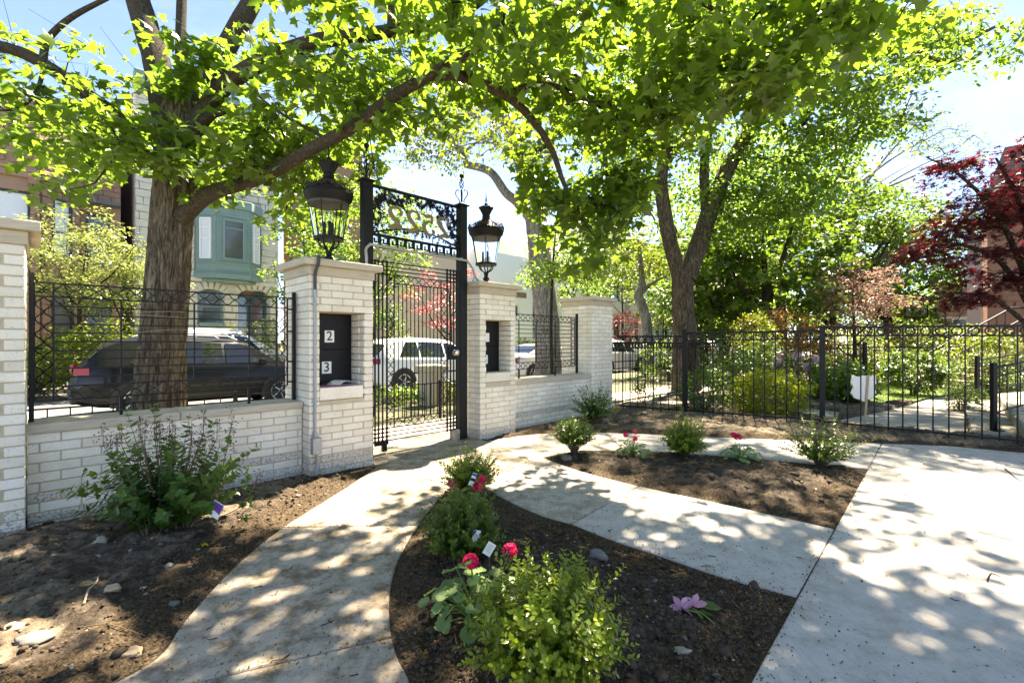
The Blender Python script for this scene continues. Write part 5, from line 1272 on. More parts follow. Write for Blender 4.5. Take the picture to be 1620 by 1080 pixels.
# ---------------------------------------------------------------- trees
def AA(l): return [np.array(A(u, v, Y)) for u, v, Y in l]
cam_p = np.array([0, 0, CAM_H])
def proj(p):
    y = np.maximum(p[:, 1], .05); return 810 + F * p[:, 0] / y, 540 - F * (p[:, 2] - CAM_H) / y
OPEN = [(690, 300, 130, 95), (700, 470, 120, 120), (490, 330, 70, 120), (60, 420, 80, 60), (390, 440, 90, 70), (900, 500, 70, 110)]     # gaps the old maple leaves open
def keep_maple(p, leaf=False):
    d = np.linalg.norm(p - cam_p, axis=1); k = d > (2.7 if not leaf else 2.45); u, v = proj(p); vis = p[:, 1] > .3
    m = 0 if leaf else 18
    low = np.interp(u, [-200, 0, 90, 150, 215, 300, 400, 480, 560, 640, 730, 800, 850, 920, 1000, 1035, 1065, 1120, 1180, 1240, 1330, 1420, 1480, 1560, 1700],
                    [330, 300, 330, 330, 250, 330, 395, 370, 300, 235, 200, 250, 420, 430, 410, 290, 235, 200, 195, 185, 125, 90, 60, 20, 0]) - m
    low = low + 22 * np.sin(u * .05) * np.cos(u * .013 + 1)
    k &= ~(vis & (v > low) & (v < 1400)); k &= p[:, 2] > 1.75
    k &= ~(vis & (((u - 292) / 34) ** 2 + ((v - 250) / 130) ** 2 < 1) & (d < 6.2) & (rng.random(len(p)) < .8))
    return k
tb = (*P(1.14, -2.7)[:2], -.06); tb = (A(255, 0, 6.0)[0], 6.0, -.06)
trunk = AA([(252, 712, 6), (253, 640, 6), (258, 540, 6), (266, 430, 6), (272, 340, 6.0), (279, 260, 6.0), (286, 190, 6.0), (291, 150, 6.02), (292, 120, 6.05)])
tr = [.42, .275, .245, .235, .228, .222, .225, .18, .09]
limbs = [
 (AA([(285, 345, 5.95), (330, 308, 5.8), (400, 286, 5.55), (450, 262, 5.3), (500, 232, 5.0), (560, 200, 4.8), (620, 155, 4.6), (682, 118, 4.45), (745, 80, 4.3), (818, 22, 4.15), (880, -60, 4.1)]), [.12, .088, .074, .068, .064, .060, .057, .054, .05, .042, .028]),
 (AA([(682, 118, 4.45), (735, 122, 4.6), (800, 152, 4.8), (838, 185, 4.9), (872, 235, 5.0), (892, 290, 5.05), (920, 345, 5.1)]), [.06, .05, .045, .04, .032, .024, .012]),
 (AA([(800, 152, 4.8), (835, 136, 4.7), (870, 134, 4.6), (905, 148, 4.5), (932, 162, 4.45)]), [.035, .03, .028, .022, .012]),
 (AA([(298, 215, 5.9), (325, 175, 5.8), (352, 140, 5.7), (395, 108, 5.55), (450, 82, 5.4), (520, 62, 5.2), (580, 55, 5.1), (640, 45, 5.0), (720, 28, 4.9), (800, -30, 4.8)]), [.12, .105, .10, .095, .088, .08, .07, .06, .05, .035]),
 (AA([(545, 60, 5.15), (540, 20, 5.2), (545, -30, 5.3)]), [.06, .05, .04]),
 (AA([(620, 48, 5.0), (618, 10, 5.0), (612, -40, 5.0)]), [.05, .045, .04]),
 (AA([(262, 265, 6.0), (235, 250, 5.85), (190, 190, 5.7), (140, 152, 5.5), (85, 112, 5.4), (30, 82, 5.3), (-50, 62, 5.2)]), [.10, .085, .08, .075, .07, .06, .05]),
 (AA([(68, 104, 5.35), (75, 65, 5.3), (110, 30, 5.3), (165, 0, 5.35), (210, -20, 5.4)]), [.04, .035, .03, .025, .015]),
 (AA([(70, 105, 5.35), (60, 140, 5.3), (40, 165, 5.2), (10, 175, 5.1), (-20, 170, 5.1)]), [.022, .02, .016, .012, .008]),
 (AA([(276, 235, 6.0), (262, 180, 6.0), (248, 100, 6.1), (230, 40, 6.2), (206, -40, 6.3), (170, -160, 6.5)]), [.17, .155, .15, .145, .135, .10]),
 (AA([(288, 170, 6.1), (286, 60, 6.4), (290, -40, 6.6), (300, -140, 6.8)]), [.08, .065, .06, .05]),
 (AA([(300, 190, 6.0), (330, 130, 6.1), (370, 55, 6.2), (400, 0, 6.3), (440, -80, 6.5), (500, -200, 6.8)]), [.13, .12, .115, .11, .10, .07]),
 (AA([(310, 205, 5.9), (335, 182, 5.75), (352, 178, 5.7), (372, 168, 5.6)]), [.08, .05, .035, .025]),
 (AA([(200, 210, 5.6), (180, 250, 5.4), (150, 290, 5.2)]), [.02, .014, .008]),
 (AA([(520, 222, 4.95), (430, 170, 5.3), (380, 120, 5.4)]), [.02, .014, .01]),
 (AA([(880, -60, 4.1), (1000, -40, 4.2), (1120, 10, 4.4), (1180, 60, 4.6)]), [.04, .03, .022, .012]),
]
crowns = [((-3.8, 6.8, 6.2), (5.8, 4.8, 3.0), 76, .5), ((-4.6, 5.4, 3.9), (2.0, 1.3, 1.0), 40, .1), ((-6.2, 7.5, 4.2), (1.8, 2.4, 1.2), 42, .1), ((-2.9, 6.6, 4.1), (1.6, 1.6, 1.1), 48, .1),
          ((-1.6, 5.6, 4.4), (1.7, 1.6, 1.1), 48, .1), ((.3, 4.9, 4.1), (1.8, 1.2, 1.0), 50, .1), ((1.2, 5.3, 3.0), (1.25, .9, 1.0), 62, .05), ((2.2, 4.7, 4.1), (1.4, 1.2, .8), 50, .1),
          ((2.6, 4.0, 4.6), (1.6, 1.0, .7), 24, .1), ((.2, 3.6, 3.9), (1.8, .6, .5), 18, .1), ((3.4, 6.0, 5.2), (1.8, 1.6, 1.0), 28, .1)]
ROOTLIT = tree('maple_tree', 'big old maple with furrowed trunk behind the wall, limbs arching over the gate', tb, (trunk, tr), limbs, crowns,
     (T_MAPLE, .104, 46, .43, L_MAPLE, 1.0, .55), BARK, sides=84, amp=.075, seed=3, furrow=True, twig_mat=BARKD, rmin=.0032, kk=.0026, forks=4, keep=keep_maple)
# a few leafy shoots on the trunk itself
sp = np.array(AA([(300, 130, 5.55), (330, 100, 5.5), (285, 110, 5.6), (345, 70, 5.5), (310, 75, 5.5), (280, 245, 5.55), (300, 262, 5.5), (236, 240, 5.5), (215, 225, 5.5), (265, 132, 5.6)]))
ps, nr, tp, sz = spray_leaves(sp, 26, .22, .13, 1.0, .5)
part('shoots', leaf_mesh('shoots', T_MAPLE, ps, nr, tp, sz, L_MAPLE2), None, ROOTLIT, tuple(-x for x in tb), kind='stuff')

for z_, r_, tl in ((1.42, .256, .03), (1.62, .252, -.02), (1.66, .252, .015)):
    part('wrapped_cord', MB().tube([(A(259, 0, 6.0)[0] - tb[0] + (r_ + .012) * math.cos(t_), (r_ + .012) * math.sin(t_), z_ + .06 + tl * math.cos(t_)) for t_ in np.linspace(0, 6.283, 33)], .0028, 5), STAKE, ROOTLIT)
# tall tree behind the railings with forked trunk
def keep_none(p, leaf=False): return p[:, 1] > 4
b2 = A(1083, 612, 13.0); tk = AA([(1086, 625, 13), (1084, 540, 13), (1080, 470, 13), (1080, 425, 13)])
lim = [(AA([(1076, 440, 13), (1062, 390, 12.9), (1052, 340, 12.8), (1046, 280, 12.7), (1056, 220, 12.6), (1040, 150, 12.5), (1020, 60, 12.4)]), [.22, .20, .19, .17, .15, .12, .06]),
       (AA([(1086, 440, 13), (1108, 380, 13), (1126, 325, 13), (1145, 280, 13), (1180, 215, 13), (1215, 170, 13), (1290, 122, 12.8), (1370, 92, 12.5), (1440, 72, 12.2), (1510, 70, 12), (1580, 40, 11.8)]), [.26, .25, .235, .21, .18, .17, .13, .11, .095, .07, .03]),
       (AA([(1118, 340, 13), (1114, 270, 13.2), (1120, 200, 13.4), (1126, 100, 13.6), (1140, 0, 13.8)]), [.15, .13, .12, .10, .06]),
       (AA([(1046, 270, 12.7), (1070, 235, 12.5), (1090, 215, 12.3)]), [.12, .09, .05]),
       (AA([(1440, 72, 12.2), (1490, 100, 12.1), (1520, 90, 12)]), [.05, .035, .02]),
       (AA([(1215, 170, 13), (1260, 60, 13), (1320, -40, 13)]), [.12, .09, .05])]
cw = [((5.2, 13, 8.5), (3.6, 3.2, 3.2), 95, .3), ((3.2, 12.5, 7.0), (2.2, 2.2, 2.0), 60, .2), ((7.6, 13, 6.6), (2.4, 2.2, 1.7), 80, .2), ((8.8, 12.6, 9.0), (2.6, 1.6, 1.5), 60, .2), ((11.2, 12.0, 8.9), (1.8, .9, .9), 28, .1), ((6.4, 12.4, 4.9), (2.0, 1.4, .9), 45, .2), ((9.4, 12.8, 7.2), (1.4, 1.4, 1.0), 40, .2), ((6.5, 9.9, 7.4), (2.6, 1.5, 1.1), 46, .1), ((4.2, 9.5, 7.8), (2.2, 1.2, 1.0), 38, .1)]  # last two clumps added high up to shade the pavement and rear bed
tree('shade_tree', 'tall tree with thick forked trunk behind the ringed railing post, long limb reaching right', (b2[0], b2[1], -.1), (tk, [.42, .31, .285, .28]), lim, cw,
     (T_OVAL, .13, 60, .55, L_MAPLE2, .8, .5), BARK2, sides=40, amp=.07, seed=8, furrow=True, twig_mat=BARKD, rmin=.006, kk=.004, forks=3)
# grey leaning street tree beyond the short wall
b3 = A(866, 598, 17.0); tk = AA([(868, 600, 17), (864, 500, 17), (856, 420, 17), (848, 350, 17), (836, 290, 17), (820, 235, 17.2), (800, 190, 17.4), (785, 150, 17.5)])
lim = [(AA([(850, 360, 17), (820, 322, 16.6), (800, 305, 16.4), (775, 272, 16.2), (735, 260, 16.0)]), [.20, .17, .15, .135, .12]),
       (AA([(738, 261, 16), (728, 235, 16), (700, 218, 15.9), (680, 190, 15.8)]), [.10, .07, .05, .03]), (AA([(735, 240, 16), (760, 222, 16.1), (790, 214, 16.2)]), [.05, .04, .02]),
       (AA([(762, 175, 16.4), (735, 182, 16), (700, 178, 15.8), (680, 172, 15.6)]), [.07, .06, .04, .02]), (AA([(790, 160, 17.5), (775, 165, 17), (762, 175, 16.4)]), [.09, .08, .07])]
def at3(u, v, Y, r, n): return (A(u, v, Y), r, n, .1)
cw = [at3(700, 230, 15.8, (1.3, 1, .8), 34), at3(690, 190, 15.6, (1.1, 1, .6), 30), at3(745, 150, 16.6, (1.6, 1.2, 1.0), 40), at3(800, 80, 17.5, (2.2, 2, 1.6), 50), at3(850, 130, 17.5, (1.5, 1.5, 1.2), 25), at3(660, 245, 15.5, (.5, .6, .5), 8), at3(785, 215, 16.2, (.5, .5, .35), 8), ((-.9, 11.5, 6.6), (2.2, 1.8, .8), 40, .1), ((1.6, 11.8, 6.6), (2.2, 1.8, .9), 46, .1), ((.9, 10.3, 7.8), (2.0, 1.2, .8), 28, .1)]  # last three clumps added overhead to keep sun off the sidewalk and plaza
tree('street_tree', 'leaning grey barked street tree with thin leaves beyond the short wall', (b3[0], b3[1], -.1), (tk, [.50, .44, .41, .38, .35, .30, .23, .13]), lim, cw, (T_OVAL, .10, 26, .45, L_YEL, .5, .8), BARKG, sides=36, amp=.05, seed=5, furrow=True, rmin=.006, kk=.004, forks=3)
# crooked thin tree at the far sidewalk
b4 = A(1022, 590, 19); tk = AA([(1024, 592, 19), (1024, 520, 19), (1018, 490, 19), (1010, 468, 19), (1016, 450, 19), (1014, 420, 19), (1010, 380, 19)])
lim = [(AA([(1014, 462, 19), (1032, 448, 19), (1055, 436, 18.8)]), [.11, .07, .03])]
tree('street_tree', 'slim crooked grey tree right of the end pillar in front of pale town houses', (b4[0], b4[1], -.1), (tk, [.24, .20, .20, .19, .14, .10, .05]), lim, [at3(1010, 395, 19, (1.6, 1.5, 1.0), 40), at3(960, 415, 18.5, (1.2, 1.2, .9), 26), at3(1045, 420, 19, (1.0, 1, .7), 18)], (T_OVAL, .13, 24, .5, L_YEL, .6, .5), BARKG, sides=16, amp=.04, seed=6, rmin=.006, forks=2)
# young tree right behind the end pillar
b5 = P(9.2, -2.9)
tree('young_tree', 'young thin stemmed tree right behind the end pillar cap', (b5[0], b5[1], -.06), ([np.array([b5[0], b5[1], -.06]), np.array([b5[0] - .05, b5[1], 1.6]), np.array([b5[0], b5[1], 3.2]), np.array([b5[0] + .1, b5[1] + .1, 4.4])], [.05, .04, .03, .012]),
     [(AA([(932, 400, 12), (900, 430, 11.6), (870, 440, 11.2)]), [.02, .012, .008])], [at3(880, 430, 11.4, (.9, .7, .35), 20), at3(950, 425, 11.6, (1.0, .9, .6), 26), at3(920, 350, 12, (1.2, 1.0, 1.0), 34)], (T_OVAL, .085, 34, .32, L_MAPLE2, .7, .4), BARKD, sides=8, seed=4, amp=.02)
# dark leaved maples behind the garden
lf = lambda size, per, rad, mat, tm=T_DIA: (tm, size, per, rad, mat, .9, .4)
def au(name, label, u, Y, *a, **k): p = A(u, 0, Y); return auto_tree(name, label, p[0], p[1], -.1, *a, **k)
GR = 'trees behind the garden'
au('maple_tree', 'dark leaved maple with black trunk behind the orange tan shrub', 1212, 17.5, 7.2, 2.8, .23, lf(.17, 50, .62, L_MID, T_MAPLE), BARKD, 130, GR, .22, seed=2)
au('maple_tree', 'dark low maple leaning left behind the spirea railing', 1150, 20, 6.4, 2.6, .20, lf(.17, 60, .62, L_MID, T_MAPLE), BARKD, 100, GR, .25, (-.6, 0), seed=3)
au('maple_tree', 'green maple with leaning trunk behind the pink dogwood', 1300, 24, 9.5, 3.6, .26, lf(.2, 60, .8, L_MID, T_OVAL), BARKD, 150, GR, .22, (1.6, 0), seed=5)
au('maple_tree', 'rounded full green maple beside the basketball hoop', 1405, 33, 12.5, 5.0, .3, lf(.26, 70, 1.1, L_MID, T_OVAL), BARKD, 190, GR, .12, seed=7)
au('maple_tree', 'bright green tree filling behind the forked trunk', 1110, 27, 11.5, 4.2, .3, lf(.22, 60, .95, L_MAPLE2, T_OVAL), BARKD, 160, GR, .2, seed=11)
au('maple_tree', 'tall green tree over the far railings right of the forked trunk', 1235, 29, 15, 5.0, .34, lf(.24, 60, 1.0, L_MAPLE2, T_OVAL), BARKD, 210, GR, .3, seed=9)
# sparse yellow tree against the sky
p6 = AA([(1300, 420, 27), (1330, 345, 27), (1352, 300, 27)]); lm = []
for e, r_ in (((1395, 180), .05), ((1430, 165), .05), ((1465, 180), .06), ((1495, 205), .05), ((1520, 232), .05), ((1545, 255), .035), ((1370, 200), .04), ((1440, 260), .04)):
    st_ = AA([(1330 + rng.random() * 22, 345 - rng.random() * 45, 27)])[0]; en = np.array(A(*e, 27)); md_ = (st_ + en) / 2 + np.array([-.1, rng.normal() * .5, .25]); lm.append(([st_, md_, en], [.09, r_, .015]))
tree('budding_tree', 'sparse tree of bare fanned branches with yellow new leaves against the sky', (p6[0][0], 27, -.1), (AA([(1255, 575, 27), (1280, 480, 27)]) + p6, [.28, .25, .22, .2, .12]), lm,
     [at3(u, v, 27, (1.0, 1.2, .9), 22) for u, v in ((1390, 190), (1430, 180), (1470, 190), (1505, 215), (1530, 245), (1450, 235))], (T_DIA, .12, 12, .6, L_YEL, .4, .3), BARKG, seed=12, rmin=.010, kk=.006, forks=4, amp=.02)
for i_, (u_, Y_, lab_) in enumerate(((1190, 46, 'far leafy tree behind the orange tan shrub'), (1290, 50, 'far leafy tree behind the pink dogwood trunk'), (1400, 48, 'far leafy tree behind the basketball pole'), (1480, 44, 'far low tree left of the grey painted house'), (1130, 44, 'far leafy tree right of the forked trunk'))):
    au('leafy_tree', lab_, u_, Y_, 6.5 + i_ % 2, 4.6, .25, lf(.34, 46, 1.3, L_MAPLE2 if i_ % 2 else L_YEL, T_OVAL), BARKD, 80, GR, .0, seed=40 + i_, shell=.2)
# across the street
AC = 'small trees in the front gardens across the street'
def gtree(label, u, Y, h, rad, mat, n, seed, size=.11, clear=.25, name='garden_tree', tm=T_OVAL, per=46, srad=.42, bark=BARKD, group=AC, z0=-.06, shell=.3):
    p = A(u, 0, Y); return auto_tree(name, label, p[0], p[1], z0, h, rad, .07, (tm, size, per, srad, mat, 1.3, .25), bark, n, group, clear, seed=seed, squash=.9, shell=shell)
gtree('pale yellow green dogwood in front of the brownstone canted bay', 128, 13.6, 5.4, 2.0, L_PALE, 160, 3, .08, .38, per=60)
gtree('pale yellow green dogwood at the gap between brownstone and pale stone house', 205, 14.6, 4.9, 1.35, L_PALE, 80, 5, .075, .28, per=60)
gtree('fresh green tree overhanging the brick house beside the gate pillar', 480, 16.5, 6.6, 1.3, L_MAPLE2, 60, 8, .13, .3)
gtree('sunlit green tree rising behind the overhead gate panel', 590, 21, 9.0, 3.0, L_MAPLE2, 130, 9, .16, .32, srad=.6)
gtree('rose red small maple in front of the white house beyond the gate', 712, 17.5, 4.4, 1.5, L_ROSE, 46, 4, .10, .3)
gtree('deep green rounded shrub tree left in the gate opening', 612, 15.6, 3.0, 1.0, L_DARK, 40, 6, .10, .12)
gtree('yellow green tree at the corner of the white modern house', 905, 26, 8.5, 3.0, L_MAPLE2, 110, 14, .17, .25, srad=.6)
gtree('tall bright tree in front of the far pale town houses', 985, 34, 11, 3.6, L_YEL, 120, 15, .2, .35, srad=.75)
gtree('bright green tree left of the forked trunk far along the street', 1050, 38, 9, 3.2, L_YEL, 100, 16, .22, .15, srad=.8)
gtree('small red leaved maple by the white stair rails', 985, 29, 3.6, 1.4, L_ROSE, 40, 17, .13, .2)
# the pink dogwood and the red maple in the neighbour garden
gtree('pink dogwood in full bloom behind the shield sign lawn', 1352, 15.5, 4.2, 1.45, L_PINK, 105, 21, .085, .36, 'dogwood_tree', per=44, srad=.36, group=GR, z0=-.1)
rp_ = (8.6, 7.6, -.1)
rl = [([np.array([8.5, 7.6, 1.6]), np.array([7.6, 7.3, 2.5]), np.array([6.6, 7.0, 2.75]), np.array([5.9, 6.9, 2.7])], [.05, .035, .02, .01]), ([np.array([8.5, 7.6, 1.8]), np.array([7.5, 7.2, 3.1]), np.array([6.6, 6.9, 3.7]), np.array([6.0, 6.8, 3.95])], [.05, .035, .02, .01]),
      ([np.array([8.5, 7.6, 1.4]), np.array([7.6, 7.4, 1.95]), np.array([6.7, 7.2, 2.05])], [.05, .03, .012]), ([np.array([8.5, 7.6, 2.2]), np.array([8.0, 7.4, 3.4]), np.array([7.4, 7.2, 4.1])], [.05, .035, .015])]
tree('red_maple_tree', 'dark red cut leaf maple at the right beside the garden steps', rp_, ([np.array([8.6, 7.6, -.1]), np.array([8.55, 7.6, .8]), np.array([8.5, 7.6, 1.6]), np.array([8.55, 7.6, 2.6])], [.12, .10, .09, .06]), rl,
     [((7.6, 7.3, 3.3), (.9, .8, .75), 60, .1), ((7.7, 7.2, 2.35), (.95, .8, .45), 46, .1), ((6.5, 7.0, 3.85), (.62, .4, .2), 11, 0), ((6.45, 7.0, 2.7), (.75, .5, .28), 20, .1), ((5.95, 6.9, 2.62), (.28, .3, .12), 7, 0), ((7.1, 7.2, 1.95), (.6, .5, .14), 14, 0), ((8.0, 7.4, 4.0), (.8, .7, .55), 26, .1), ((6.7, 7.0, 3.2), (.5, .4, .3), 14, 0)],
     (T_PALM, .085, 40, .26, L_RED, 1.5, .35), BARKD, seed=31, rmin=.003, kk=.002, amp=.02)
au('bare_tree', 'bare reddish twiggy tree in front of the small far brick house', 1494, 30, 5.2, 1.6, .09, lf(.08, 8, .5, L_BUD), BARKG, 60, GR, .3, seed=33, forks=5)
p = A(1500, 0, 60)
au('maple_tree', 'pale yellow green tree at the end of the gardens below the red maple', 1490, 55, 8, 5, .3, lf(.4, 40, 1.4, L_YEL), BARKD, 90, GR, .1, seed=35)

# ---------------------------------------------------------------- shrubs and garden plants
def sh(u, v, z=0.): g = G(u, v, z); return g[0], g[1], z
def bs_(name_label, u, Y, z0, h, wid, n, size, mat, **k): p = A(u, 0, Y); return bush('shrub', name_label, p[0], p[1], z0, h, wid, n, size, mat, **k)
FG = 'shrubs in the front gardens across the street'
bs_('bright yellow green hedge mound across the street behind the panel', 150, 12.9, -.1, 2.0, 3.4, 130, .085, L_YEL, group=FG, rad=.32, per=44, depth=1.6)
bs_('yellow green low hedge left end behind the white sedan', 60, 13.2, -.1, 1.5, 2.2, 60, .085, L_YEL, group=FG, rad=.3, per=40, depth=1.5)
bs_('white flowering rounded shrub at the stone porch', 445, 16.5, -.1, 2.3, 2.3, 80, .075, L_PALE, group=FG, rad=.3, per=44)
for i, u in enumerate((349, 367, 394)): bs_(('left', 'middle', 'right')[i] + ' one of three small cone evergreens before the porch', u, 16.0, -.1, 1.9 + .12 * (i == 1), .55, 22, .07, L_YEL, group='cone evergreens at the porch', rad=.14, per=30)
bs_('dark green clipped hedge in the gate opening', 618, 15.0, -.1, 1.75, 2.0, 60, .08, L_MID, group=FG, rad=.3, per=40)
bs_('green hedge before the white modern house', 838, 24, -.1, 1.6, 4.5, 70, .12, L_YEL, group=FG, rad=.4, per=34)
bs_('low yellow green plants inside the low rail beside the pier', 700, 10.8, -.06, .42, 2.6, 60, .07, L_YEL, rad=.16, per=30, depth=1.2)
bs_('low green plants inside the low rail left of the pier', 628, 10.2, -.06, .36, 1.7, 34, .07, L_MAPLE2, rad=.16, per=26, depth=1.0)
# neighbour garden
NG = 'shrubs in the neighbouring garden'
x, y, _ = sh(1240, 662); bush('spirea', 'yellow green spirea mound right behind the ringed railing', x, y + .45, -.09, .92, 1.55, 150, .042, L_GOLD, group=NG, rad=.15, per=52, depth=1.0, up=.4)
bs_('leafy olive green shrub behind the railing post under the forked trunk', 1115, 8.7, -.09, 1.0, 1.15, 60, .055, L_MID, group=NG, rad=.18, per=26)
bs_('taller loose green shrub between forked trunk and spirea', 1165, 10.2, -.09, 1.35, 1.3, 70, .065, L_MAPLE2, group=NG, rad=.22, per=28)
bs_('small sapling shrub inside the pillar end railing', 1016, 9.7, -.09, .85, .5, 16, .05, L_MAPLE2, group=NG, rad=.12, per=16, stems=4)
bs_('dark rounded glossy bush on the lawn', 1446, 11.6, -.09, 1.18, 1.30, 120, .06, L_DARK, group=NG, rad=.17, per=44, lift=.15)
bs_('broad leaved hydrangea behind the railing corner post', 1328, 10.2, -.09, 1.05, 1.15, 70, .10, L_MAPLE2, tmpl=T_HEART, group=NG, rad=.2, per=24)
bs_('low dark shrub left of the garden steps', 1522, 9.0, -.09, .62, .62, 44, .035, L_MID, group=NG, rad=.12, per=34)
bs_('taller loose shrub behind the garden steps', 1545, 11.6, -.09, 1.25, 1.8, 90, .05, L_MID, group=NG, rad=.2, per=34)
bs_('yellow green hedge below the porch stair', 1560, 12.2, -.09, 1.75, 2.6, 100, .07, L_YEL, group=NG, rad=.28, per=34, depth=1.2)
bs_('dark upright yew left of the lilac pink rhododendron', 1205, 12.2, -.09, 1.5, 1.0, 70, .05, L_DARK, group=NG, rad=.2, per=40)
rh_ = bs_('rhododendron with lilac pink flower heads behind the spirea', 1252, 11.2, -.09, 1.2, 1.3, 60, .085, L_DARK, group=NG, rad=.2, per=26)
for i in range(9): a = i * 2.4; flower_head((math.cos(a) * .42, math.sin(a) * .42 - .15, .72 + .05 * (i % 8)), .085, 18, L_RHOD, rh_, .05)
bs_('orange tan feathery shrub rising above the railing', 1222, 14.2, -.09, 2.45, 2.3, 170, .055, L_RUST, group=NG, rad=.28, per=44, up=.2, lift=.1)
bs_('green yellow feathery shrub left of the orange tan one', 1195, 13.4, -.09, 2.3, 1.2, 80, .055, L_YEL, group=NG, rad=.25, per=44, up=.2)
bs_('orange leaved shrub just left of the railing post', 1285, 13.6, -.09, 2.0, 1.2, 80, .055, L_RUST, group=NG, rad=.25, per=44, up=.2)
bs_('pale green shrub behind the dogwood trunk', 1345, 17.5, -.09, 2.2, 2.6, 90, .075, L_PALE, group=NG, rad=.32, per=34)
bs_('pale green shrub below the basketball hoop', 1425, 19, -.09, 1.9, 2.8, 80, .08, L_MAPLE2, group=NG, rad=.32, per=34)
bs_('wide green hedge along the far railing', 1400, 15.6, -.09, 1.2, 5.0, 120, .07, L_YEL, group=NG, rad=.3, per=34, depth=1.2)
bs_('brown leaved shrub mass far behind the dogwood', 1380, 24, -.09, 2.6, 4.0, 90, .09, L_BUD, group=NG, rad=.4, per=34)
bs_('far green hedge under the bare twiggy tree', 1500, 24, -.09, 2.4, 5.5, 110, .10, L_YEL, group=NG, rad=.42, per=34)
bs_('green shrub behind the forked trunk base', 1060, 16, -.09, 1.5, 2.2, 60, .08, L_MAPLE2, group=NG, rad=.32, per=34)
bs_('green shrub mass right of the forked trunk base', 1140, 16.5, -.09, 2.2, 2.6, 90, .08, L_MID, group=NG, rad=.32, per=34)

# planted beds
def ground(u, v): x, y = G(u, v); return x, y, soil_z(x, y)
BX = 'young boxwoods planted in the beds'
x, y, z = ground(866, 1085); shrub('boxwood', 'largest bright green boxwood in the foreground bed with long new shoots', x, y - .02, z, .41, .56, 230, 18, T_OVAL, .027, L_BOX, BX, start=.30, stem_r=.0016, base_r=.10, tipup=.9, jag=.13)
x, y, z = ground(732, 892); shrub('boxwood', 'full dark green boxwood in the middle of the foreground bed', x, y, z, .38, .46, 210, 17, T_OVAL, .026, L_BOXD, BX, start=.30, stem_r=.0016, base_r=.08, jag=.13)
x, y, z = ground(744, 778); shrub('boxwood', 'spreading yellowish boxwood at the tip of the bed by the gate', x, y, z, .33, .50, 180, 15, T_OVAL, .025, L_BOX, BX, start=.35, stem_r=.0016, base_r=.06, jag=.16)
x, y, z = ground(908, 722); shrub('boxwood', 'small tree shaped boxwood nearest the short wall in the rear bed', x, y, z, .40, .46, 120, 14, T_OVAL, .030, L_BOXD, BX, start=.45, stem_r=.002, base_r=.03, jag=.15, spread=1.1, lift=.30)
x, y, z = ground(1084, 724); shrub('boxwood', 'upright yellow green boxwood in the middle of the rear bed', x, y, z, .40, .46, 170, 15, T_OVAL, .030, L_BOX, BX, start=.35, stem_r=.0018, base_r=.04, jag=.14, spread=1.1)
x, y, z = ground(1298, 738); shrub('boxwood', 'loose dark green boxwood at the pavement end of the rear bed', x, y, z, .42, .66, 125, 15, T_OVAL, .027, L_BOXD, BX, start=.42, stem_r=.002, base_r=.03, jag=.30, spread=1.05, lift=.14)
x, y, z = ground(940, 672); shrub('shrub', 'leggy dull green shrub at the foot of the end pillar', x, y, z, .58, .72, 90, 11, T_OVAL, .042, L_LILAC, start=.30, stem_r=.003, base_r=.10, jag=.2)
x, y, z = ground(262, 846); lil = shrub('lilac_bush', 'wide lilac bush with browned flower spikes against the long low wall', x, y, z, .62, .98, 70, 19, T_HEART, .052, L_LILAC, start=.12, stem_r=.003, base_r=.16, jag=.20, tipup=.5, depth=.75)
mbp = []; mbn = []; mbt = []; stx = MB()
for i in range(26):
    a = rng.random() * 6.283; r = .40 * math.sqrt(rng.random()); c = np.array([r * math.cos(a), r * math.sin(a) * .7, .60 + .18 * rng.random() - r * .3])
    stx.tube([tuple(c * np.array([.6, .6, .5])), tuple(c - np.array([0, 0, .06])), tuple(c + np.array([0, 0, .06]))], [.003, .0022, .0012], 4)
    for k in range(34):
        t = rng.random(); w_ = .030 * (1 - t) + .006; mbp.append(c + np.array([rng.normal() * w_, rng.normal() * w_, -.05 + t * .13])); mbn.append(rng.normal(size=3)); mbt.append(rng.normal(size=3) + np.array([0, 0, .6]))
for (ex, ey, ez) in ((.52, -.12, .74), (.50, -.1, .52), (.62, .0, .34)):
    stx.tube([tuple(p) for p in catmull([(.2, -.05, .03), (ex * .8, ey, ez * .4), (ex, ey, ez)], 4)], .003, 5)
    for k in range(40): t = rng.random(); mbp.append(np.array([ex + rng.normal() * .02, ey + rng.normal() * .02, ez * (.85 + .3 * t)])); mbn.append(rng.normal(size=3)); mbt.append(rng.normal(size=3) + np.array([0, 0, .6]))
part('flower_stems', stx, STEM, lil, kind='stuff'); part('flower_spikes', leaf_mesh('flower_spikes', T_DIA, np.array(mbp), np.array(mbn), np.array(mbt), .016, L_BUD), None, lil, kind='stuff')
lp2 = [(.50, -.12, z) for z in np.linspace(.3, .7, 9)] + [(.56, -.03, z) for z in np.linspace(.1, .36, 8)]; lp2 = np.repeat(np.array(lp2), 3, 0) + rng.normal(size=(51, 3)) * .02
part('side_leaves', leaf_mesh('side_leaves', T_HEART, lp2, rng.normal(size=(51, 3)) * .5 + np.array([0, -.4, 1]), rng.normal(size=(51, 3)), .045, L_LILAC), None, lil, kind='stuff')
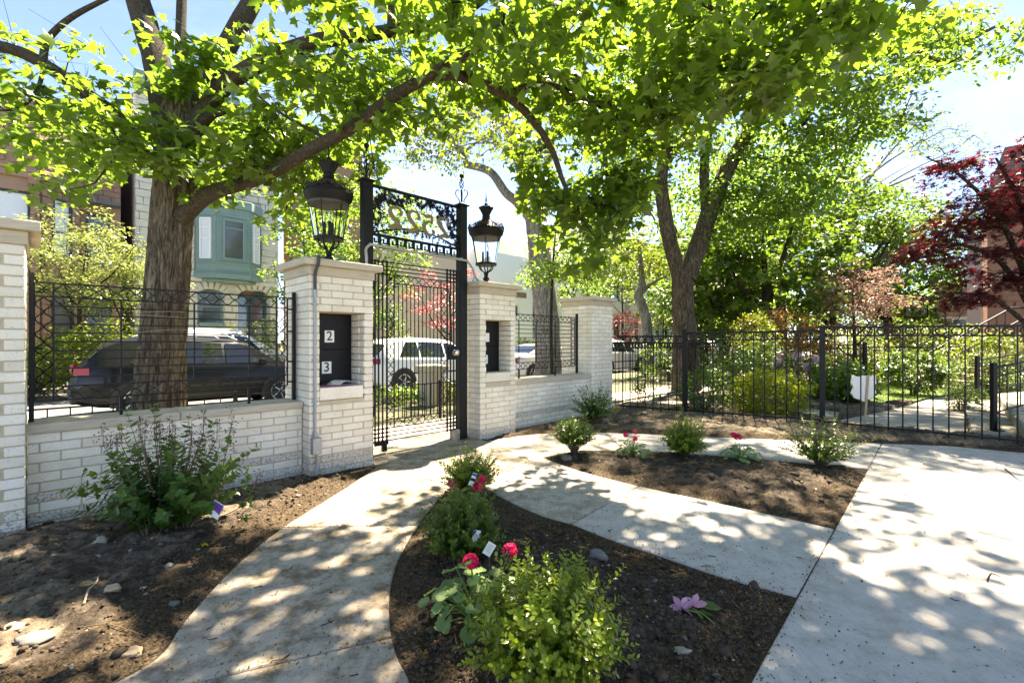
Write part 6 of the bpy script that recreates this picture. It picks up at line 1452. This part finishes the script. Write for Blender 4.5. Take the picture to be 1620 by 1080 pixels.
# geraniums
x, y, z = ground(1000, 727); geranium('geranium with three crimson heads between two rear bed boxwoods', x, y, z, .17, .28, 46, .058, [(-.07, -.02, .235, .026), (.03, .0, .26, .022), (.015, -.06, .20, .028)])
x, y, z = ground(1174, 731); geranium('geranium with two crimson heads near the pavement end boxwood', x, y, z, .16, .34, 50, .058, [(-.09, .0, .27, .030), (-.05, -.02, .255, .032)])
x, y, z = ground(736, 812); geranium('geranium with pale edged heads between the bed tip boxwoods', x, y - .0, z, .15, .28, 34, .055, [(-.10, -.02, .205, .034), (.10, -.05, .20, .034), (.13, .02, .235, .030)])
x, y, z = ground(752, 985); geranium('broad leaved geranium with two crimson heads left of the largest boxwood', x, y, z, .21, .36, 56, .075, [(-.02, .0, .265, .032), (.16, .03, .30, .030)])
# scattered leaf litter on a wilted tulip
x, y, z = ground(1096, 975); tu = thing('wilted_tulip', 'faded pink tulip lying wilted on the foreground soil', 'flower', (x, y, z + .012), R(15))
pp, pn, pt_ = [], [], []
for c_ in ((-.045, .02, .02), (.03, .03, .018)):
    for k in range(7): a = k * .9; pp.append(np.array(c_)); pt_.append(np.array([math.cos(a) * .8, math.sin(a) * .5, .25])); pn.append(np.array([math.cos(a) * -.3, math.sin(a) * -.3, 1]) + rng.normal(size=3) * .4)
part('petals', leaf_mesh('petals', T_OVAL, np.array(pp), np.array(pn), np.array(pt_), .062, L_WILT), None, tu, kind='stuff')
part('flower_stem', MB().tube([(.0, .01, .02), (.03, -.05, .012), (.035, -.11, .006)], .004, 6).tube([(-.03, .0, .02), (.0, -.03, .02), (.01, -.06, .008)], .0035, 6), GSTEM, tu)
part('leaf_blade', leaf_mesh('leaf_blade', T_OVAL, np.array([(.05, .02, .02), (.03, .0, .01)]), np.array([(0, -.3, 1.), (.2, 0, 1)]), np.array([(1., -.35, .0), (.8, -.8, 0)]), np.array([.11, .07]), L_MAPLE2), None, tu)
# plant labels
def plant_tag(label, u, v, Y, w_, h_, tilt, rz, kind):
    c = A(u, v, Y); z0 = soil_z(c[0], c[1]); r = thing('plant_label', label, 'plant label', (c[0], c[1], z0), rz, 'plastic plant labels'); zc = c[2] - z0
    rot = (0, R(tilt), 0); b = part('label_card', MB().box(-w_ / 2, w_ / 2, -.0012, .0012, -h_ / 2, h_ / 2), WHITE, r, (0, 0, zc), rot=rot)
    part('label_stem', MB().box(-.002, .002, -.001, .001, -zc - .02, -h_ / 2 * .9), STEM, r, (0, .004, zc))
    if kind == 'lilac':
        part('label_picture', MB().prism_y([(-w_ * .46, -h_ * .05), (w_ * .46, -h_ * .16), (w_ * .46, h_ * .46), (-w_ * .46, h_ * .46)], -.0022, -.0016), PURPLE, b); part('label_picture', MB().prism_y([(-w_ * .46, -h_ * .46), (-w_ * .1, -h_ * .46), (-w_ * .46, -h_ * .1)], -.0022, -.0016), GREENP, b)
    elif kind == 'blue': part('label_print', MB().prism_y([(-w_ * .46, -h_ * .1), (-w_ * .10, h_ * .46), (-w_ * .46, h_ * .46)], -.0022, -.0016), BLUEP, b)
    elif kind == 'stripe': part('label_print', MB().box(-w_ * .48, w_ * .48, -.0022, -.0016, -h_ * .12, h_ * .10), BLACK, b); part('label_print', MB().box(-w_ * .48, w_ * .48, -.0022, -.0016, h_ * .30, h_ * .46), BLUEP, b)
    else:
        for i in range(5): part('label_print', MB().box(-w_ * .32, w_ * (.3 - .1 * (i % 2)), -.0022, -.0016, h_ * (.3 - .13 * i), h_ * (.325 - .13 * i)), GALV, b)
    return r
plant_tag('white tag with purple flower picture leaning by the lilac bush', 342, 806, 3.05, .078, .105, 28, R(-8), 'lilac')
plant_tag('white tag with black and blue bands beside the bed tip boxwood', 748, 758, 3.62, .036, .10, 22, R(5), 'stripe')
plant_tag('blue cornered white tag in the full dark boxwood', 753, 848, 2.62, .038, .07, 18, R(10), 'blue')
plant_tag('white text tag stuck in front of the full dark boxwood', 774, 868, 2.50, .045, .072, 30, R(-5), 'text')
# ---------------------------------------------------------------- stones, twigs and litter
bmi = bmesh.new(); bmesh.ops.create_icosphere(bmi, subdivisions=1, radius=1.0); ICO_V = np.array([v.co[:] for v in bmi.verts]); ICO_F = np.array([[v.index for v in f.verts] for f in bmi.faces])
bmesh.ops.subdivide_edges(bmi, edges=bmi.edges, cuts=1, use_grid_fill=True); bmi.free()
soil_pts = []
def soil_sample(n, xr, yr, cond=None):
    x = rng.uniform(*xr, n); y = rng.uniform(*yr, n); i = np.clip(np.round((x + 7.0) / st).astype(int), 0, gx.shape[0] - 1); j = np.clip(np.round((y - .45) / st).astype(int), 0, gx.shape[1] - 1)
    ok = ~ind[i, j] & keepm[i, j] & (dist[i, j] > .02)
    if cond is not None: ok &= cond(i, j)
    return np.c_[x, y, hgt[i, j]][ok]
def pebbles(name, pts, size, mat, squash=.65, parent=None):
    N = len(pts); s = size * (.45 + rng.random(N) ** 3 * 2.2); sc = np.stack([s * (.7 + .6 * rng.random(N)), s * (.7 + .6 * rng.random(N)), s * squash * (.6 + .6 * rng.random(N))], -1); a = rng.random(N) * 6.283; ca, sa = np.cos(a)[:, None], np.sin(a)[:, None]
    v = ICO_V[None] * (1 + rng.normal(size=(N, len(ICO_V), 1)) * .24) * sc[:, None]; v = np.stack([v[..., 0] * ca - v[..., 1] * sa, v[..., 0] * sa + v[..., 1] * ca, v[..., 2]], -1) + pts[:, None] + np.array([0, 0, .0])[None, None] + (sc[:, None, 2:] * np.array([0, 0, .25]))
    T = (ICO_F[None] + (np.arange(N) * len(ICO_V))[:, None, None]).reshape(-1, 3); me = fast_mesh(name, v.reshape(-1, 3), T); me.materials.append(mat); return tag(part(name, me, mat), kind='stuff')
near = lambda n, c=None: np.concatenate([soil_sample(n, (-4.5, -.2), (1.3, 5.2), c), soil_sample(n, (-.4, 1.6), (1.2, 3.4), c), soil_sample(n // 2, (.2, 7), (3.2, 9), c)])
pebbles('soil_clods', near(9000), .006, CLOD, .8); pebbles('gravel', near(500, lambda i, j: bedL[i, j] | (rng.random(len(i)) < .2)), .006, STONE[0]); pebbles('gravel', near(300), .005, STONE[1]); pebbles('gravel', near(350), .005, STONE[2])
pebbles('soil_clods', np.concatenate([soil_sample(170, (-.4, 1.6), (1.2, 3.4)), soil_sample(120, (.3, 3.6), (3.6, 5.2)), soil_sample(140, (-4, -1), (1.4, 4.6))]), .017, CLOD, .7)
def flakes(name, pts, size, mat, tmpl=T_DIA, up=.4):
    N = len(pts); return tag(part(name, leaf_mesh(name, tmpl, pts + np.array([0, 0, .004]), rng.normal(size=(N, 3)) * up + np.array([0, 0, 1]), rng.normal(size=(N, 3)), size * (.5 + rng.random(N)), mat), None), kind='stuff')
flakes('bud_scale_litter', near(26000, lambda i, j: (dist[i, j] < .30 * (.3 + rng.random(len(i)))) | (rng.random(len(i)) < .30)), .014, L_LIT, up=.8)
# on the concrete: bud scales, twigs, a few leaves
def on_slab(n, xr, yr):
    x = rng.uniform(*xr, n); y = rng.uniform(*yr, n); i = np.clip(np.round((x + 7.0) / st).astype(int), 0, gx.shape[0] - 1); j = np.clip(np.round((y - .45) / st).astype(int), 0, gx.shape[1] - 1); ok = ind[i, j]; return np.c_[x, y, np.full(n, .001)][ok]
flakes('bud_scale_litter', np.concatenate([on_slab(5000, (-2.2, 1.6), (1.3, 6)), on_slab(2200, (.8, 7), (1.4, 6.2))]), .010, L_LIT, up=.6)
eq = np.concatenate([on_slab(60000, (-2.4, 4.5), (1.2, 6.5))]); ei = np.clip(np.round((eq[:, 0] + 7.0) / st).astype(int), 0, gx.shape[0] - 1); ej = np.clip(np.round((eq[:, 1] - .45) / st).astype(int), 0, gx.shape[1] - 1)
flakes('edge_litter', eq[dist[ei, ej] < .015 + .09 * rng.random(len(eq)) ** 4], .011, L_LIT, up=.7)
tw = MB()
for q in np.concatenate([on_slab(150, (.8, 7), (1.4, 6.2)), on_slab(70, (-2, 1.5), (1.4, 5))]):
    a = rng.random() * 6.283; L = .02 + .07 * rng.random() ** 2; d = np.array([math.cos(a), math.sin(a), 0]); k = np.array([-d[1], d[0], 0]) * L * rng.normal() * .3
    tw.tube([tuple(q + np.array([0, 0, .002])), tuple(q + d * L * .5 + k + np.array([0, 0, .005])), tuple(q + d * L + np.array([0, 0, .003]))], [.0022, .002, .0012], 4)
tag(part('twig_litter', tw, BARKD), kind='stuff')
def twig(label, pts, r, mat=STEM):
    p3 = []
    for u, v in pts: x, y = G(u, v); p3.append((x, y, max(soil_z(x, y), -.03 if soil_z(x, y) > -.06 else .0) + r * 1.2))
    c = np.array(p3[0]); m = MB().tube([tuple(np.array(p) - c) for p in catmull(p3, 4)], [r * (1 - .5 * i / (len(catmull(p3, 4)) - 1)) for i in range(len(catmull(p3, 4)))], 6); o = part('twig', m, mat, None, tuple(c), smooth=True); return tag(o, label, 'twig')
twig('pale bent twig lying on the left bed soil', [(133, 970), (140, 950), (152, 936), (156, 920)], .006, simple('pale_twig', (.34, .27, .19), .85))
twig('long dark twig on the left bed soil nearest the frame edge', [(95, 1000), (130, 1004), (175, 1003), (230, 1010)], .004)
twig('short dark stick beside the grey stone at the path', [(250, 945), (270, 946), (288, 945)], .004, BARKD)
twig('forked dark twig on the broad pavement near the railing', [(1590, 742), (1605, 755), (1618, 764)], .006, BARKD)
twig('small bent twig on the broad pavement', [(1562, 920), (1568, 908), (1585, 914)], .004, BARKD)
def stone(label, u, v, r, mat, sq=.6, rz=0.):
    x, y = G(u, v); bm = bmesh.new(); bmesh.ops.create_icosphere(bm, subdivisions=3, radius=1.0)
    for vv in bm.verts:
        n = mnoise.noise(vv.co * 1.3 + Vector((u, v, 0))) * .45 + mnoise.noise(vv.co * 3.1 + Vector((v, u, 0))) * .14; vv.co *= 1 + n; vv.co.x *= r[0]; vv.co.y *= r[1]; vv.co.z *= r[0] * sq
    me = bpy.data.meshes.new('stone'); bm.to_mesh(me); bm.free(); me.shade_smooth(); o = part('stone', me, mat, None, (x, y, soil_z(x, y) + r[0] * sq * .25), rz); return tag(o, label, 'stone')
stone('large flat grey stone sunk in the lower left bed soil', 52, 1025, (.066, .048), STONE[1], .28)
stone('tan rounded stone beside the large flat grey one', 20, 1012, (.038, .036), STONE[2], .45)
stone('small round grey stone near the edge of the left path', 274, 954, (.026, .022), STONE[1], .7)
stone('reddish tan stone in the middle of the left bed', 178, 946, (.035, .03), STONE[2], .6)
stone('tan flat stone low in the left bed near the path', 206, 1036, (.045, .035), STONE[2], .4)
stone('pale jagged stone at the left bed centre', 160, 871, (.038, .03), STONE[0], .6)
stone('grey clod stone under the rear bed corner boxwood', 897, 729, (.06, .045), STONE[1], .6)
stone('brown grey clod beside the largest boxwood', 945, 890, (.055, .045), STONE[1], .75)
stone('pale curled chip on the foreground soil at the frame bottom', 1079, 1043, (.035, .02), STONE[0], .3)
stone('white pebble under the lilac bush label', 268, 900, (.022, .018), STONE[0], .7)
x, y = G(322, 868); yf = leaf_mesh('yellow_petals', T_OVAL, np.zeros((5, 3)), np.array([[math.cos(a) * .4, math.sin(a) * .4, 1] for a in range(5)]), np.array([[math.cos(a * 1.25), math.sin(a * 1.25), .3] for a in range(5)]), np.full(5, .035), leafmat('yellow_petal', (.75, .60, .01), (.85, .7, .02), (.7, .55, .02)))
tag(part('fallen_flower', yf, None, None, (x, y, soil_z(x, y) + .012)), 'small yellow flower lying on the left bed soil', 'flower')
pts = on_slab(26, (.8, 6), (1.5, 6)); flakes('fallen_leaves', pts, .03, L_MAPLE2, T_OVAL, .5)
# seedlings
flakes('weed_seedlings', np.concatenate([soil_sample(160, (.3, 3.6), (3.2, 5.2)), soil_sample(60, (-.4, 1.6), (1.2, 3.4)), soil_sample(100, (1, 7), (5.5, 8.5))]), .022, L_MAPLE2, T_OVAL, .9)
